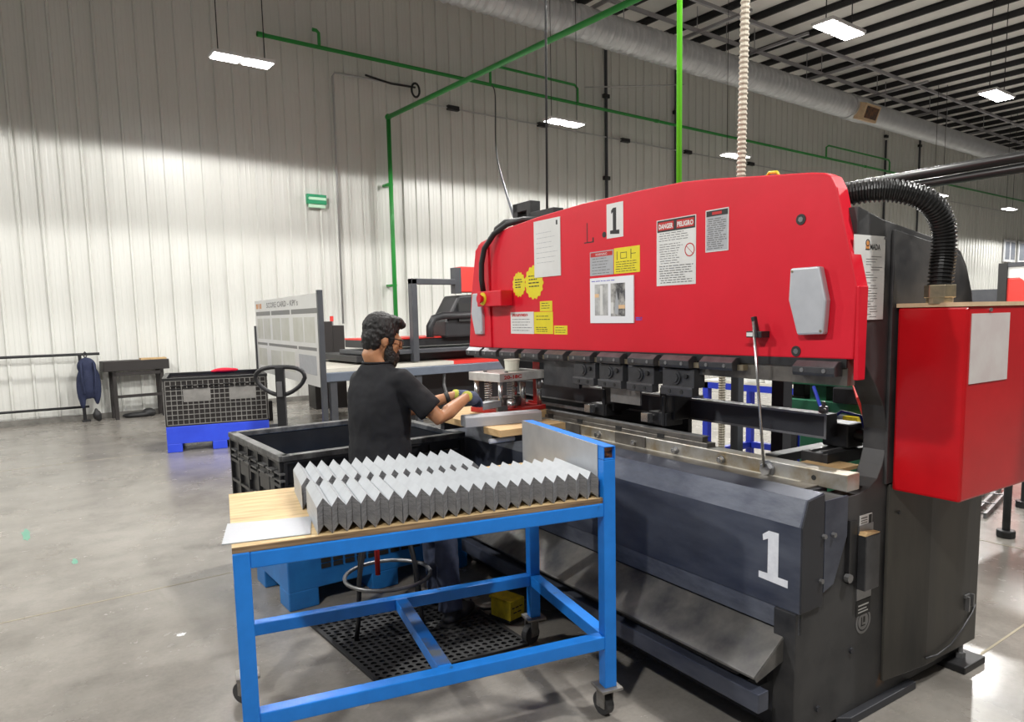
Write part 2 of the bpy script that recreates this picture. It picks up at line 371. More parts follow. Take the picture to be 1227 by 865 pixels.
# ------------------------------------------------------------------ press brake (frame: D = depth to the back, L = along the bed)
A = math.radians(4.0); PO = (2.26, 1.593, 0.0)
def pw(D, L, z=0): return (D*math.cos(A)+L*math.sin(A), -D*math.sin(A)+L*math.cos(A), z)
press = thing('press_brake', 'large dark grey press brake with a red ram plate', 'press brake', pw(PO[0], PO[1]), -A)
def P(mb, name, mat, parent=None, **k): return mb.build(name, mat, parent or press, PO, **k)
throat = [(2.60,1.53),(2.626,1.52),(2.686,1.467),(2.76,1.385),(2.82,1.30),(2.846,1.20),(2.846,1.111),(2.825,1.05),(2.790,1.0),(2.73,.965),(2.656,.955)]
side_prof = [(2.27,.03),(2.27,.545),(2.42,.56),(2.42,.965),(2.56,.965),(2.60,.955)] + throat[::-1] + \
            [(2.60,2.09),(2.769,2.05),(3.087,2.006),(3.30,1.98),(3.40,1.945),(3.46,1.88),(3.52,1.76),(3.56,1.55),(3.60,1.2),(3.60,.03)]
P(MB().prism(side_prof, 'y', 1.60, 1.70), 'side_frame', 'press_side', bevel=.004)
P(MB().prism(side_prof, 'y', 4.46, 4.56), 'side_frame', 'press_dark', bevel=.004)
# rear housing with a chamfered front, outside the near frame
P(MB().prism([(2.865,1.60),(2.865,1.585),(3.13,1.555),(3.15,1.553),(3.605,1.553),(3.605,1.60)], 'z', .10, .965), 'rear_housing', 'housing_side', bevel=.004)
P(MB().prism([(2.836,.97),(2.836,2.012),(3.087,1.980),(3.28,1.955),(3.37,1.923),(3.43,1.86),(3.49,1.75),(3.53,1.55),(3.56,1.2),(3.57,.97)], 'y', 1.586, 1.60), 'side_cover', 'press_side', bevel=.004)
# bed, crossbeam
P(MB().box((2.33,1.70,.06),(2.60,4.46,.975)), 'bed_beam', 'press_dark')
P(MB().box((2.78,1.70,1.62),(3.30,4.46,2.0)), 'crossbeam', 'press_dark')
P(MB().box((3.0,1.70,.05),(3.55,4.46,.40)), 'rear_beam', 'press_dark')
# folded front apron: flat front, sloped bevel, narrow top
ap = P(MB().prism([(2.28,.545),(2.28,.885),(2.315,.985),(2.42,1.0),(2.42,.96),(2.33,.95),(2.30,.88),(2.30,.545)], 'y', 1.593, 4.50), 'front_apron', 'apron_steel', bevel=.003)
P(MB().prism([(2.2795,.885),(2.3145,.985),(2.316,.984),(2.281,.884)], 'y', 1.60, 4.495), 'apron_bevel', 'apron_worn', ap)
P(MB().prism([(2.283,.55),(2.283,.884),(2.318,.982),(2.418,.995),(2.418,.55)], 'y', 1.588, 1.60), 'apron_end', 'press_dark', bevel=.002)
# stencilled figure 1 on the apron, one stroke with a flag and a foot
def stroke1(Lr, Lw, z0, h):
    # polygon in (L, z); L runs right to left in the picture
    c = Lr + Lw/2; t = Lw*.19
    return [(c+Lw*.5, z0), (c-Lw*.5, z0-.006), (c-Lw*.5, z0+h*.12), (c-t*.9, z0+h*.125), (c-t*.9, z0+h), (c+t*.9, z0+h), (c+Lw*.38, z0+h*.90), (c+Lw*.36, z0+h*.78), (c+t, z0+h*.84), (c+t, z0+h*.135), (c+Lw*.5, z0+h*.13)]
P(MB().prism(stroke1(1.646, .135, .640, .20), 'x', 2.2792, 2.2800), 'painted_number', 'paint_white', ap)
# lower front: plate with a step, chute, kick bar
P(MB().box((2.30,1.66,.03),(2.33,4.50,.56)), 'front_plate', 'press_dark')
P(MB().box((2.285,1.60,.46),(2.302,4.50,.545)), 'lower_strip', 'apron_worn')
ch = P(MB().add([(2.29,1.655,.452),(2.10,1.655,.325),(2.10,3.90,.325),(2.29,3.90,.452),(2.29,1.655,.445),(2.10,1.655,.315),(2.10,3.90,.315),(2.29,3.90,.445)],
     [(0,3,2,1),(4,5,6,7),(0,1,5,4),(1,2,6,5),(2,3,7,6),(3,0,4,7)]), 'chute', 'chute_steel', bevel=.002)
P(MB().prism([(2.29,.448),(2.103,.318),(2.115,.30),(2.29,.345)], 'y', 1.653, 1.658), 'chute_end', 'chute_steel', ch)
P(MB().prism([(2.29,.448),(2.103,.318),(2.115,.30),(2.29,.345)], 'y', 3.895, 3.90), 'chute_end', 'chute_steel', ch)
P(MB().box((2.09,1.625,.195),(2.15,3.95,.272)), 'kick_bar', 'apron_steel', bevel=.004)
for L in (1.75, 3.8): P(MB().box((2.15,L,.20),(2.31,L+.05,.25)), 'bar_bracket', 'press_dark')
# side strip with its slanted cut, fold bracket, bolts
P(MB().prism([(2.425,.965),(2.575,.965),(2.575,.80),(2.49,.62),(2.425,.60)], 'y', 1.590, 1.602), 'corner_bracket', 'apron_steel', bevel=.002)
for D, z in ((2.412,.83),(2.475,.825),(2.40,.655)):
    P(MB().cyl((D,1.593,z),(D,1.576,z), .010, 6), 'bolt', 'dull_steel')
P(MB().box((2.585,1.585,.60),(2.60,1.602,.86)).box((2.60,1.594,.60),(2.648,1.602,.85)), 'guide_track', 'black_metal')
P(MB().cyl((2.583,1.595,.625),(2.583,1.575,.625), .018, 10), 'guide_roller', 'dull_steel')
gb = P(MB().box((2.665,1.562,.555),(2.765,1.60,.785)), 'guide_box', 'holder_dark', bevel=.004)
P(MB().box((2.665,1.594,.785),(2.765,1.60,.822)), 'backing_plate', 'dull_steel', gb)
P(MB().prism([(2.660,.786),(2.76,.786),(2.765,.789),(2.67,.800)], 'y', 1.564, 1.594), 'wood_shim', 'wood', gb)
P(MB().box((2.665,1.596,.505),(2.768,1.60,.555)), 'maker_plate', 'dull_steel')
lb = P(MB().box((2.666,1.5975,.435),(2.768,1.60,.50)), 'data_plate', 'ink')
P(MB().box((2.68,1.597,.475),(2.755,1.5976,.481)).box((2.68,1.597,.46),(2.74,1.5976,.465)).box((2.68,1.597,.447),(2.75,1.5976,.452)), 'plate_lettering', 'paper', lb)
lb = P(MB().box((2.673,1.5975,.818),(2.760,1.60,.862)), 'small_label', 'paper')
P(MB().box((2.735,1.597,.822),(2.757,1.5976,.858)).box((2.68,1.597,.848),(2.725,1.5976,.852)).box((2.68,1.597,.838),(2.725,1.5976,.841)).box((2.68,1.597,.828),(2.725,1.5976,.831)), 'label_print', 'ink', lb)
em = P(MB().ring((2.721,1.60,.405), (0,-1,0), .043, .053, .002, 24).ring((2.721,1.60,.405), (0,-1,0), .0, .036, .002, 24), 'round_emblem', 'dull_steel')
P(MB().box((2.705,1.5975,.385),(2.711,1.5982,.425)).box((2.705,1.5975,.385),(2.735,1.5982,.390)).box((2.72,1.5975,.40),(2.733,1.5982,.425)), 'emblem_mark', 'ink', em)
for D, z in ((2.64,.30),(2.42,.12),(3.02,.90)):
    P(MB().cyl((D,1.60,z),(D,1.592,z), .013, 8), 'side_bolt', 'press_dark')
P(MB().cyl((3.22,1.553,.87),(3.22,1.545,.87), .011, 8), 'plug', 'black_metal')
P(MB().cyl((2.92,1.575,.84),(2.92,1.568,.84), .008, 8), 'plug', 'black_metal')
P(MB().box((3.475,1.545,.335),(3.53,1.553,.35)).box((3.49,1.535,.27),(3.50,1.553,.34)).box((3.52,1.53,.29),(3.53,1.553,.35)), 'latch', 'dull_steel')
P(MB().tube([(3.14,1.548,.14),(3.22,1.54,.135),(3.34,1.54,.15),(3.45,1.545,.19),(3.55,1.548,.245),(3.585,1.55,.28)], .0045, 6), 'drain_hose', 'holder_dark', smooth=True)
P(MB().prism([(2.55,1.602),(2.60,1.565),(3.10,1.565),(3.10,1.602)], 'z', 0.0, .035), 'floor_skid', 'press_dark', bevel=.004)
fp = P(MB().box((3.40,1.50,0),(3.60,1.68,.035)), 'foot_plate', 'black_metal', bevel=.005)
P(MB().cyl((3.50,1.57,.03),(3.50,1.57,.11), .013, 8).cyl((3.50,1.57,.035),(3.50,1.57,.06), .024, 6), 'levelling_screw', 'dull_steel', fp)
P(MB().box((2.33,4.45,0),(2.53,4.62,.035)), 'foot_plate', 'black_metal')
P(MB().box((3.40,4.45,0),(3.60,4.62,.035)), 'foot_plate', 'black_metal')
# ram: thick red plate with an arched top
ram_prof = [(4.579,1.473),(4.527,1.863),(4.452,2.17),(4.43,2.20),(4.39,2.218),(4.208,2.247),(4.046,2.277),(3.702,2.304),(3.243,2.323),(2.816,2.324),(2.472,2.318),(2.298,2.303),(1.77,2.240),(1.72,2.230),(1.685,2.212),(1.66,2.165),(1.565,1.785),(1.573,1.505)]
ram = P(MB().prism(ram_prof, 'x', 2.55, 2.625), 'ram', 'press_red', bevel=.006)
P(MB().prism([(2.552,1.785),(2.612,1.785),(2.606,1.425),(2.558,1.425)], 'y', 1.556, 1.575), 'ram_end_flap', 'press_red', bevel=.003)
P(MB().prism([(4.575,1.48),(4.525,1.86),(4.45,2.165),(4.39,2.20),(4.28,2.22),(4.26,1.48)], 'x', 2.538, 2.551), 'ram_edge_plate', 'press_red', bevel=.004)
for L, z in ((1.814,2.062),(1.824,1.530)):
    bo = P(MB().ring((2.55,L,z), (-1,0,0), .012, .022, .003, 18), 'ram_bolt', 'ink')
    P(MB().cyl((2.55,L,z),(2.546,L,z), .012, 6), 'bolt_socket', 'dull_steel', bo)
for nm, pts in (('hex_cover', [(1.836,1.868),(1.704,1.868),(1.671,1.735),(1.680,1.602),(1.798,1.597),(1.842,1.74)]), ('hex_cover', [(4.475,1.862),(4.375,1.862),(4.345,1.72),(4.345,1.572),(4.45,1.57),(4.50,1.72)])):
    hc = P(MB().prism(pts, 'x', 2.515, 2.55), nm, 'silver_cover', bevel=.008)
    for q in (0, 3):
        cx, cz = pts[q][0]*.86+.14*1.76 if pts[0][0] < 3 else pts[q][0]*.86+.14*4.42, pts[q][1]*.9+.1*1.735
        P(MB().cyl((2.517,cx,cz),(2.512,cx,cz), .005, 8), 'cover_screw', 'brass', hc)
P(MB().cyl((2.552,3.044,2.13),(2.548,3.044,2.13), .016, 12), 'bolt_hole', 'ink')
P(MB().box((2.5490,3.19,2.10),(2.55,3.196,2.21)).box((2.5490,3.14,2.098),(2.55,3.22,2.104)).box((2.549,3.135,2.098),(2.55,3.145,2.125)), 'drawn_mark', 'ink')
P(MB().obox((2.551,2.03,1.55),(.002,.10,.016)), 'scuff', 'press_red')
# stickers on the ram
def R3(pts, name, mat, parent, d0, d1): return P(MB().prism(pts, 'x', d0, d1), name, mat, parent)
def rect(L0, L1, z0, z1): return [(L0,z0),(L1,z0),(L1,z1),(L0,z1)]
def sticker(name, L0, L1, z0, z1, mat, d=2.5485): return R3(rect(L0,L1,z0,z1), name, mat, press, d, 2.55)
def ram_text(body, L0, z0, size, mat, parent, d=2.5478, width=None, name='lettering', bold=0):
    v, f = text_pts(body, size, bold); mx = max(p[0] for p in v); k = (width/mx) if width else 1
    return P(MB().add([(d, L0 - p[0]*k, z0+p[1]) for p in v], f), name, mat, parent)
def lines(L0, L1, zs, mat, parent, th=.004, d=2.5480, seed=1, name='print_lines'):
    r = random.Random(seed); mb = MB()
    for z in zs:
        a = L0 - r.uniform(0, .12)*abs(L0-L1)*.5; b = L1 + r.uniform(0, .5)*abs(L0-L1)*.6
        x = a
        while x > b:
            wd = r.uniform(.01, .04); mb.box((d-.0002, max(x-wd, b), z), (d, x, z+th)); x -= wd + .006
    return P(mb, name, mat, parent)
s = sticker('number_plaque', 3.022, 2.887, 2.105, 2.288, 'paper')
P(MB().prism(stroke1(2.918, .075, 2.128, .135), 'x', 2.5478, 2.5485), 'plaque_number', 'ink', s)
s = sticker('danger_sticker', 2.637, 2.376, 1.832, 2.155, 'paper')
hd = R3(rect(2.632, 2.381, 2.095, 2.151), 'danger_header', 'ink', s, 2.5480, 2.5485)
R3(rect(2.626, 2.520, 2.103, 2.143), 'header_oval', 'ink_red', s, 2.5477, 2.5482); R3(rect(2.500, 2.388, 2.103, 2.143), 'header_oval', 'ink_red', s, 2.5477, 2.5482)
ram_text('DANGER', 2.622, 2.111, .032, 'paper', s, 2.5474, .098, 'danger_lettering', .0012); ram_text('PELIGRO', 2.497, 2.111, .032, 'paper', s, 2.5474, .105, 'danger_lettering', .0012)
lines(2.628, 2.385, [2.085-.0115*k for k in range(4)], 'ink_grey', s, .003, seed=2)
lines(2.618, 2.450, [2.032-.0115*k for k in range(9)], 'ink_grey', s, .003, seed=3)
lines(2.622, 2.385, [1.925-.0115*k for k in range(8)], 'ink_grey', s, .004, seed=4)
P(MB().ring((2.5485,2.415,1.995), (-1,0,0), .027, .032, .0008, 24).bar((2.548,2.437,2.015),(2.548,2.393,1.975), .004, .0008), 'prohibition_ring', 'ink_red', s)
s = sticker('warning_sticker', 2.317, 2.182, 1.972, 2.162, 'paper_grey')
P(MB().box((2.548,2.182,1.972),(2.5486,2.186,2.162)).box((2.548,2.313,1.972),(2.5486,2.317,2.162)).box((2.548,2.182,1.972),(2.5486,2.317,1.976)).box((2.548,2.182,2.158),(2.5486,2.317,2.162)), 'sticker_border', 'paper', s)
R3(rect(2.312, 2.187, 2.132, 2.157), 'sticker_header', 'ink', s, 2.5480, 2.5485); R3(rect(2.278, 2.222, 2.138, 2.151), 'header_oval', 'ink_red', s, 2.5477, 2.5481)
lines(2.308, 2.192, [2.118-.0095*k for k in range(15)], 'ink_grey', s, .004, seed=5)
s = sticker('caution_sticker', 3.169, 2.968, 1.912, 2.044, 'paper_grey')
R3(rect(3.163, 2.975, 2.015, 2.039), 'sticker_header', 'ink_red', s, 2.5480, 2.5485)
ram_text('WARNING', 3.12, 2.020, .019, 'paper', s, 2.5476, .10)
lines(3.155, 2.985, [2.002-.016*k for k in range(6)], 'ink_grey', s, .0035, seed=6)
s = sticker('yellow_sticker', 2.963, 2.760, 1.912, 2.048, 'paper_yellow')
P(MB().box((2.548,2.935,1.985),(2.5485,2.939,2.03)).box((2.548,2.86,1.99),(2.5485,2.91,1.993)).box((2.548,2.86,2.02),(2.5485,2.91,2.023)).box((2.548,2.86,1.99),(2.5485,2.863,2.023)).box((2.548,2.907,1.99),(2.5485,2.91,2.023)).box((2.548,2.825,1.985),(2.5485,2.830,2.035)).box((2.548,2.79,2.01),(2.5485,2.825,2.013)), 'sticker_diagram', 'ink', s)
lines(2.95, 2.775, [1.972-.0125*k for k in range(5)], 'ink', s, .003, seed=7)
s = sticker('crumpled_paper', 3.721, 3.445, 1.933, 2.278, 'paper', 2.5455)
P(MB().box((2.5448,3.47,2.235),(2.5455,3.485,2.262)), 'paper_mark', 'ink', s)
lines(3.70, 3.47, [2.20-.03*k for k in range(7)], 'paper_grey', s, .003, 2.5452, seed=8)
def gear(name, cL, cz, rL, rz, seed):
    pts = []
    for i in range(60):
        t = 2*math.pi*i/60; k = 1.0 if (i//2) % 2 else .91; pts.append((cL+rL*k*math.cos(t), cz+rz*k*math.sin(t)))
    s = R3(pts, name, 'paper_yellow', press, 2.5487, 2.55)
    lines(cL+rL*.6, cL-rL*.6, [cz+rz*.35, cz+rz*.15, cz-rz*.05, cz-rz*.25], 'ink', s, .007, 2.5485, seed=seed)
gear('gear_sticker', 3.908, 1.900, .078, .082, 3); gear('gear_sticker', 3.734, 1.905, .105, .108, 4)
s = sticker('notice_sticker', 4.017, 3.744, 1.580, 1.722, 'paper')
lines(4.00, 3.77, [1.705-.006*k for k in range(3)], 'ink_red', s, .005, seed=12); lines(4.0, 3.76, [1.672-.018*k for k in range(5)], 'ink_grey', s, .004, seed=9)
s = sticker('yellow_sticker', 3.740, 3.535, 1.582, 1.719, 'paper_yellow'); lines(3.72, 3.56, [1.690, 1.67, 1.62,1.608,1.596], 'ink', s, .004, seed=10)
s = sticker('yellow_sticker', 3.672, 3.540, 1.722, 1.785, 'paper_yellow'); lines(3.655, 3.56, [1.77,1.755,1.74], 'ink', s, .004, seed=11)
s = sticker('yellow_sticker', 3.525, 3.390, 1.580, 1.634, 'paper_yellow'); lines(3.51, 3.40, [1.62,1.605,1.592], 'ink', s, .003, seed=13)
# framed picture sheet: white border with two photographs
s = sticker('photo_sheet', 3.164, 2.803, 1.648, 1.898, 'white_frame', 2.543)
R3(rect(3.122, 3.008, 1.690, 1.862), 'photo_print', 'photo_grey', s, 2.5424, 2.543)
R3(rect(2.985, 2.868, 1.685, 1.862), 'photo_print', 'photo_dark', s, 2.5424, 2.543)
P(MB().box((2.5420,3.052,1.695),(2.5424,3.075,1.855)).box((2.5420,2.962,1.70),(2.5424,2.985,1.76)), 'photo_pillar', 'paper', s)
P(MB().prism([(2.955,1.70),(2.925,1.69),(2.92,1.76),(2.937,1.82)], 'x', 2.5420, 2.5424), 'photo_cone', 'paper_grey', s)
P(MB().box((2.5420,3.085,1.79),(2.5424,3.122,1.81)), 'photo_tag', 'photo_tan', s); P(MB().box((2.5420,2.87,1.725),(2.5424,2.92,1.745)), 'photo_tag', 'photo_tan', s)
lines(3.15, 2.90, [1.878], 'ink_blue', s, .004, 2.5426, seed=14)
lines(2.795, 2.745, [1.672,1.662], 'ink_blue', press, .006, 2.5492, seed=15, name='pen_note')
# emergency stop box and its cable
eb = P(MB().box((2.455,3.985,1.765),(2.55,4.30,1.868)), 'stop_box', 'press_red', bevel=.006)
P(MB().cyl((2.456,4.215,1.817),(2.449,4.215,1.817), .044, 20), 'stop_ring', 'paper_yellow', eb)
P(MB().cyl((2.450,4.215,1.817),(2.43,4.215,1.817), .020, 14).cyl((2.432,4.215,1.817),(2.418,4.215,1.817), .030, 16), 'stop_button', 'press_red', eb)
P(MB().tube([(2.50,4.285,1.86),(2.49,4.29,1.95),(2.49,4.285,2.06),(2.495,4.25,2.16),(2.52,4.16,2.25),(2.56,4.05,2.305),(2.62,3.95,2.325),(2.72,3.88,2.32)], .019, 10), 'control_cable', 'black_cable', smooth=True)
P(MB().tube([(2.60,4.28,2.10),(2.58,4.26,2.20),(2.57,4.20,2.29),(2.59,4.12,2.325),(2.66,4.0,2.33)], .022, 10), 'control_cable', 'black_cable', smooth=True)
P(MB().box((2.70,3.98,2.20),(2.78,4.03,2.46)).box((2.70,3.72,2.33),(2.78,4.0,2.38)).box((2.70,4.02,2.40),(2.78,4.20,2.46)).box((2.70,4.14,2.10),(2.78,4.20,2.46)), 'top_bracket', 'black_metal', bevel=.003)
P(MB().tube([(2.60,2.03,2.262),(2.60,2.01,2.285),(2.60,1.97,2.28),(2.60,1.955,2.255)], .007, 6), 'lifting_eye', 'yellow_paint', smooth=True)
# clamping line below the ram
P(MB().box((2.56,1.60,1.40),(2.61,2.34,1.525)), 'clamp_bar', 'rail_dark'); P(MB().box((2.56,2.34,1.40),(2.61,4.55,1.515)), 'clamp_bar', 'holder_dark')
P(MB().prism([(1.60,1.472),(4.55,1.452),(4.55,1.480),(1.60,1.506)], 'x', 2.551, 2.56), 'clamp_strip', 'black_metal')
for i, L in enumerate((4.565,4.337,4.100,3.830,3.570,3.316,3.062,2.806,2.570,2.309,1.806)):
    zt = 1.495 - (L-1.8)*.0065; wd = .195 if L > 2 else .188
    cl = P(MB().prism([(2.50,zt-.022),(2.53,zt),(2.555,zt),(2.555,zt-.058),(2.505,zt-.058),(2.50,zt-.045)], 'y', L-wd, L), 'clamp', ['holder_dark'], bevel=.002)
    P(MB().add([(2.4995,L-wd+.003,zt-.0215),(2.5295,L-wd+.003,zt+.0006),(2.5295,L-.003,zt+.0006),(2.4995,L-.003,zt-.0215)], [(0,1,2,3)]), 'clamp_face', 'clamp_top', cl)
    for q in (.045, wd-.045):
        P(MB().cyl((2.501,L-q,zt-.036),(2.497,L-q,zt-.036), .009, 8), 'clamp_screw', 'dull_steel', cl)
    if L > 1.9 and L > 2.2:
        P(MB().box((2.53,L-.232,zt-.055),(2.56,L-.20,zt-.03)), 'clamp_spacer', 'brass', cl)
# punch holders
for i, L in enumerate((3.298,3.066,2.828,2.571)):
    wd = .195 if i < 3 else .21
    h = P(MB().box((2.525,L-wd,1.335),(2.60,L,1.425)), 'punch_holder', 'holder_dark', bevel=.003)
    P(MB().cyl((2.526,L-wd*.45,1.382),(2.516,L-wd*.45,1.382), .033, 18).cyl((2.517,L-wd*.45,1.382),(2.510,L-wd*.45,1.382), .022, 18), 'holder_knob', 'holder_dark', h)
    P(MB().cyl((2.526,L-wd*.78,1.392),(2.513,L-wd*.78,1.392), .012, 8), 'holder_bolt', 'black_metal', h)
    P(MB().box((2.513,L-wd,1.295),(2.56,L,1.338)), 'lower_jaw', 'holder_dark', h, bevel=.003)
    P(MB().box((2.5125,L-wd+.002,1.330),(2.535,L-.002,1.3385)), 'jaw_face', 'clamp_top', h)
    for q in (.06, .14):
        P(MB().cyl((2.514,L-q,1.315),(2.510,L-q,1.315), .010, 8), 'jaw_bolt', 'ink', h)
P(MB().box((2.562,3.30,1.262),(2.585,3.66,1.41)), 'punch_blade', 'holder_dark')
P(MB().box((2.95,2.80,.40),(2.98,4.46,1.20)), 'rear_cover', 'press_dark')
P(MB().box((2.567,2.78,1.21),(2.578,3.02,1.31)), 'punch_blade', 'dull_steel')
P(MB().box((2.56,2.36,1.285),(2.59,2.58,1.30)), 'punch_seat', 'dull_steel')
P(MB().cyl((2.60,3.60,1.30),(2.60,3.60,1.40), .028, 12).cyl((2.60,3.60,1.285),(2.60,3.60,1.30), .038, 12), 'hanging_stud', 'black_metal')
# stroke rod with its clamp and the die rail
rc = P(MB().box((2.495,1.955,1.585),(2.55,2.035,1.612)).obox((2.50,1.99,1.63),(.02,.018,.09),(math.radians(-12),0,0)), 'rod_clamp', 'black_metal', bevel=.002)
P(MB().box((2.494,2.00,1.590),(2.496,2.032,1.607)), 'clamp_label', 'paper', rc)
P(MB().cyl((2.49,1.993,1.655),(2.535,1.962,1.02), .0062, 8), 'stroke_rod', 'bright_steel', smooth=True)
rail = P(MB().box((2.57,1.594,.977),(2.655,4.45,1.045)), 'die_rail', 'rail_steel', bevel=.003)
for L in (2.74, 3.3):
    P(MB().box((2.562,L,.978),(2.572,L+.24,1.044)), 'rail_plate', 'rail_dark', rail)
P(MB().box((2.43,1.72,.975),(2.57,4.45,.983)), 'rail_shelf', 'rail_dark')
P(MB().box((2.558,1.80,.978),(2.57,4.40,.985)), 'rail_lip', 'table_cream')
for L, r in ((1.968,.038),(2.225,.019),(2.52,.019),(2.82,.019),(3.13,.019)):
    b = P(MB().cyl((2.571,L,1.008),(2.545,L,1.008), r*.75, 6), 'rail_bolt', 'bright_steel', rail, bevel=.001)
    P(MB().cyl((2.571,L,1.008),(2.562,L,1.008), r, 16), 'bolt_washer', 'dull_steel', rail)
P(MB().cyl((2.571,1.742,1.010),(2.568,1.742,1.010), .011, 10), 'rail_hole', 'ink', rail)
db = P(MB().box((2.585,2.33,1.045),(2.645,3.69,1.066)).box((2.595,2.37,1.066),(2.635,3.69,1.092)), 'die_block', 'rail_dark', bevel=.002)
P(MB().box((2.594,2.36,1.093),(2.636,3.69,1.0945)), 'die_top', 'dull_steel', db)
for L in (2.62,2.95,3.3,3.6): P(MB().box((2.583,L,1.052),(2.587,L+.05,1.075)), 'die_notch', 'ink', db)
# back gauge: beam, fingers, slides
bg = P(MB().box((2.82,1.855,1.128),(2.90,4.4,1.236)), 'gauge_beam', 'press_dark', bevel=.003)
P(MB().box((2.818,1.858,1.228),(2.825,4.38,1.238)).box((2.818,1.858,1.126),(2.825,4.38,1.136)).box((2.817,1.855,1.126),(2.822,1.865,1.238)), 'beam_edge', 'dull_steel', bg)
for L in (2.66, 3.15):
    g = P(MB().box((2.70,L,1.13),(2.83,L+.11,1.30)).box((2.66,L+.02,1.10),(2.78,L+.16,1.17)).cyl((2.66,L+.04,1.10),(2.66,L+.04,1.26), .012, 8), 'gauge_finger', 'black_metal', bevel=.004)
    P(MB().cyl((2.63,L+.12,1.15),(2.70,L+.12,1.15), .013, 8).box((2.60,L+.10,1.12),(2.64,L+.15,1.165)), 'finger_tip', 'bright_steel', g)
P(MB().box((2.70,3.2,1.10),(2.73,4.4,1.115)), 'gauge_rod', 'dull_steel')
P(MB().box((2.75,1.80,1.02),(3.45,1.93,1.075)).box((2.72,2.03,1.00),(3.45,2.10,1.04)), 'slide_rail', 'black_metal', bevel=.003)
P(MB().box((2.76,1.83,1.075),(3.40,1.845,1.082)).box((2.76,1.885,1.075),(3.40,1.90,1.082)), 'slide_edge', 'dull_steel')
P(MB().box((2.90,1.80,1.08),(3.02,1.93,1.19)), 'gauge_motor', 'black_metal', bevel=.01)
P(MB().tube([(2.96,1.82,1.14),(3.02,1.76,1.12),(3.10,1.74,1.10),(3.25,1.75,1.12)], .03, 10), 'gauge_hose', 'hose_black', smooth=True)
P(MB().tube([(2.92,1.93,1.18),(2.94,1.86,1.24),(2.99,1.80,1.22),(3.02,1.78,1.12)], .007, 6), 'air_line', 'rack_blue', smooth=True)
P(MB().box((2.87,1.90,1.235),(2.90,1.93,1.262)).cyl((2.885,1.915,1.262),(2.885,1.915,1.285), .008, 8).cyl((2.87,1.90,1.25),(2.85,1.89,1.25), .008, 8), 'gauge_valve', 'dull_steel')
P(MB().box((2.665,1.705,1.02),(2.84,1.90,1.034)), 'wood_strip', 'wood'); P(MB().box((2.665,1.705,.975),(2.72,1.78,1.02)), 'wood_block', 'wood')
# sheet support arms at the front
for L in (3.36, 4.0):
    P(MB().box((2.02,L,.985),(2.45,L+.05,1.044)), 'support_arm', 'press_dark')
P(MB().cyl((1.96,3.335,1.01),(2.12,3.335,1.01), .014, 10), 'arm_handle', 'paint_white', smooth=True)
# electrical box on the near side, with its conduit
eb = P(MB().box((2.862,1.310,.945),(3.50,1.578,1.700)), 'electrical_box', 'box_red', bevel=.010)
P(MB().box((2.858,1.306,1.700),(3.504,1.582,1.716)), 'box_gasket', 'gasket', eb)
pp = P(MB().box((2.885,1.3075,1.405),(3.195,1.311,1.672)), 'paper_sheet', 'paper_pink')
P(MB().cyl((3.03,1.312,1.685),(3.03,1.303,1.685), .007, 8), 'box_screw', 'dull_steel', eb)
hs = []
pth = [(2.66,1.80,2.135),(2.68,1.72,2.150),(2.72,1.62,2.158),(2.77,1.54,2.148),(2.83,1.475,2.115),(2.88,1.445,2.06),(2.91,1.435,1.99),(2.915,1.435,1.91),(2.905,1.435,1.84),(2.898,1.435,1.765)]
def catmull(p, n):
    p = [Vector(q) for q in p]; out = []
    for i in range(len(p)-1):
        a, b, c, d = p[max(i-1,0)], p[i], p[i+1], p[min(i+2,len(p)-1)]
        for k in range(n):
            t = k/n; out.append(.5*((2*b)+(c-a)*t+(2*a-5*b+4*c-d)*t*t+(3*b-a-3*c+d)*t**3))
    return out+[p[-1]]
hp = catmull(pth, 22)
P(MB().tube(hp, [.046 if (i//2) % 2 else .038 for i in range(len(hp))], 16), 'conduit_hose', 'hose_black')
hn = P(MB().cyl((2.898,1.435,1.735),(2.898,1.435,1.785), .056, 6), 'hose_nut', 'brass', bevel=.003)
P(MB().cyl((2.898,1.435,1.712),(2.898,1.435,1.74), .047, 16), 'nut_thread', 'brass', hn)
# builder's plate on the near frame
npt = P(MB().box((2.575,1.5955,1.655),(2.785,1.60,1.982)), 'name_plate', 'paper', None)
v, f = text_pts('MADA', .030, .0008); mx = max(p[0] for p in v)
P(MB().add([(2.678+p[0]*.072/mx, 1.5950, 1.928+p[1]) for p in v], f), 'plate_lettering', 'ink', npt)
P(MB().prism([(2.650,1.928),(2.674,1.928),(2.674,1.953),(2.662,1.962),(2.650,1.953)], 'y', 1.5948, 1.5955), 'plate_emblem', 'ink_orange', npt)
P(MB().prism([(2.648,1.926),(2.676,1.926),(2.676,1.930),(2.648,1.930)], 'y', 1.5947, 1.5955).ring((2.662,1.5955,1.953), (0,-1,0), .010, .014, .0009, 16), 'emblem_outline', 'ink', npt)
mb = MB(); rr = random.Random(5)
for k in range(24):
    z = 1.90-.0102*k; a = rr.choice((2.655, 2.69)); mb.box((a, 1.5950, z), (a+rr.uniform(.03,.085), 1.5955, z+.0022))
P(mb, 'plate_print', 'ink_grey', npt)
P(MB().cyl((2.779,1.5955,1.975),(2.779,1.592,1.975), .006, 8), 'plate_rivet', 'dull_steel', npt)
# pair of black tubes over the back of the press, carried by a post
P(MB().cyl((3.50,.10,2.330),(3.50,2.62,2.330), .024, 14), 'overhead_tube', 'hose_black', smooth=True)
P(MB().cyl((3.52,.10,2.285),(3.52,2.62,2.285), .022, 14), 'overhead_tube', 'hose_black', smooth=True)
P(MB().box((3.47,2.56,.40),(3.55,2.64,2.37)), 'tube_post', 'press_dark')

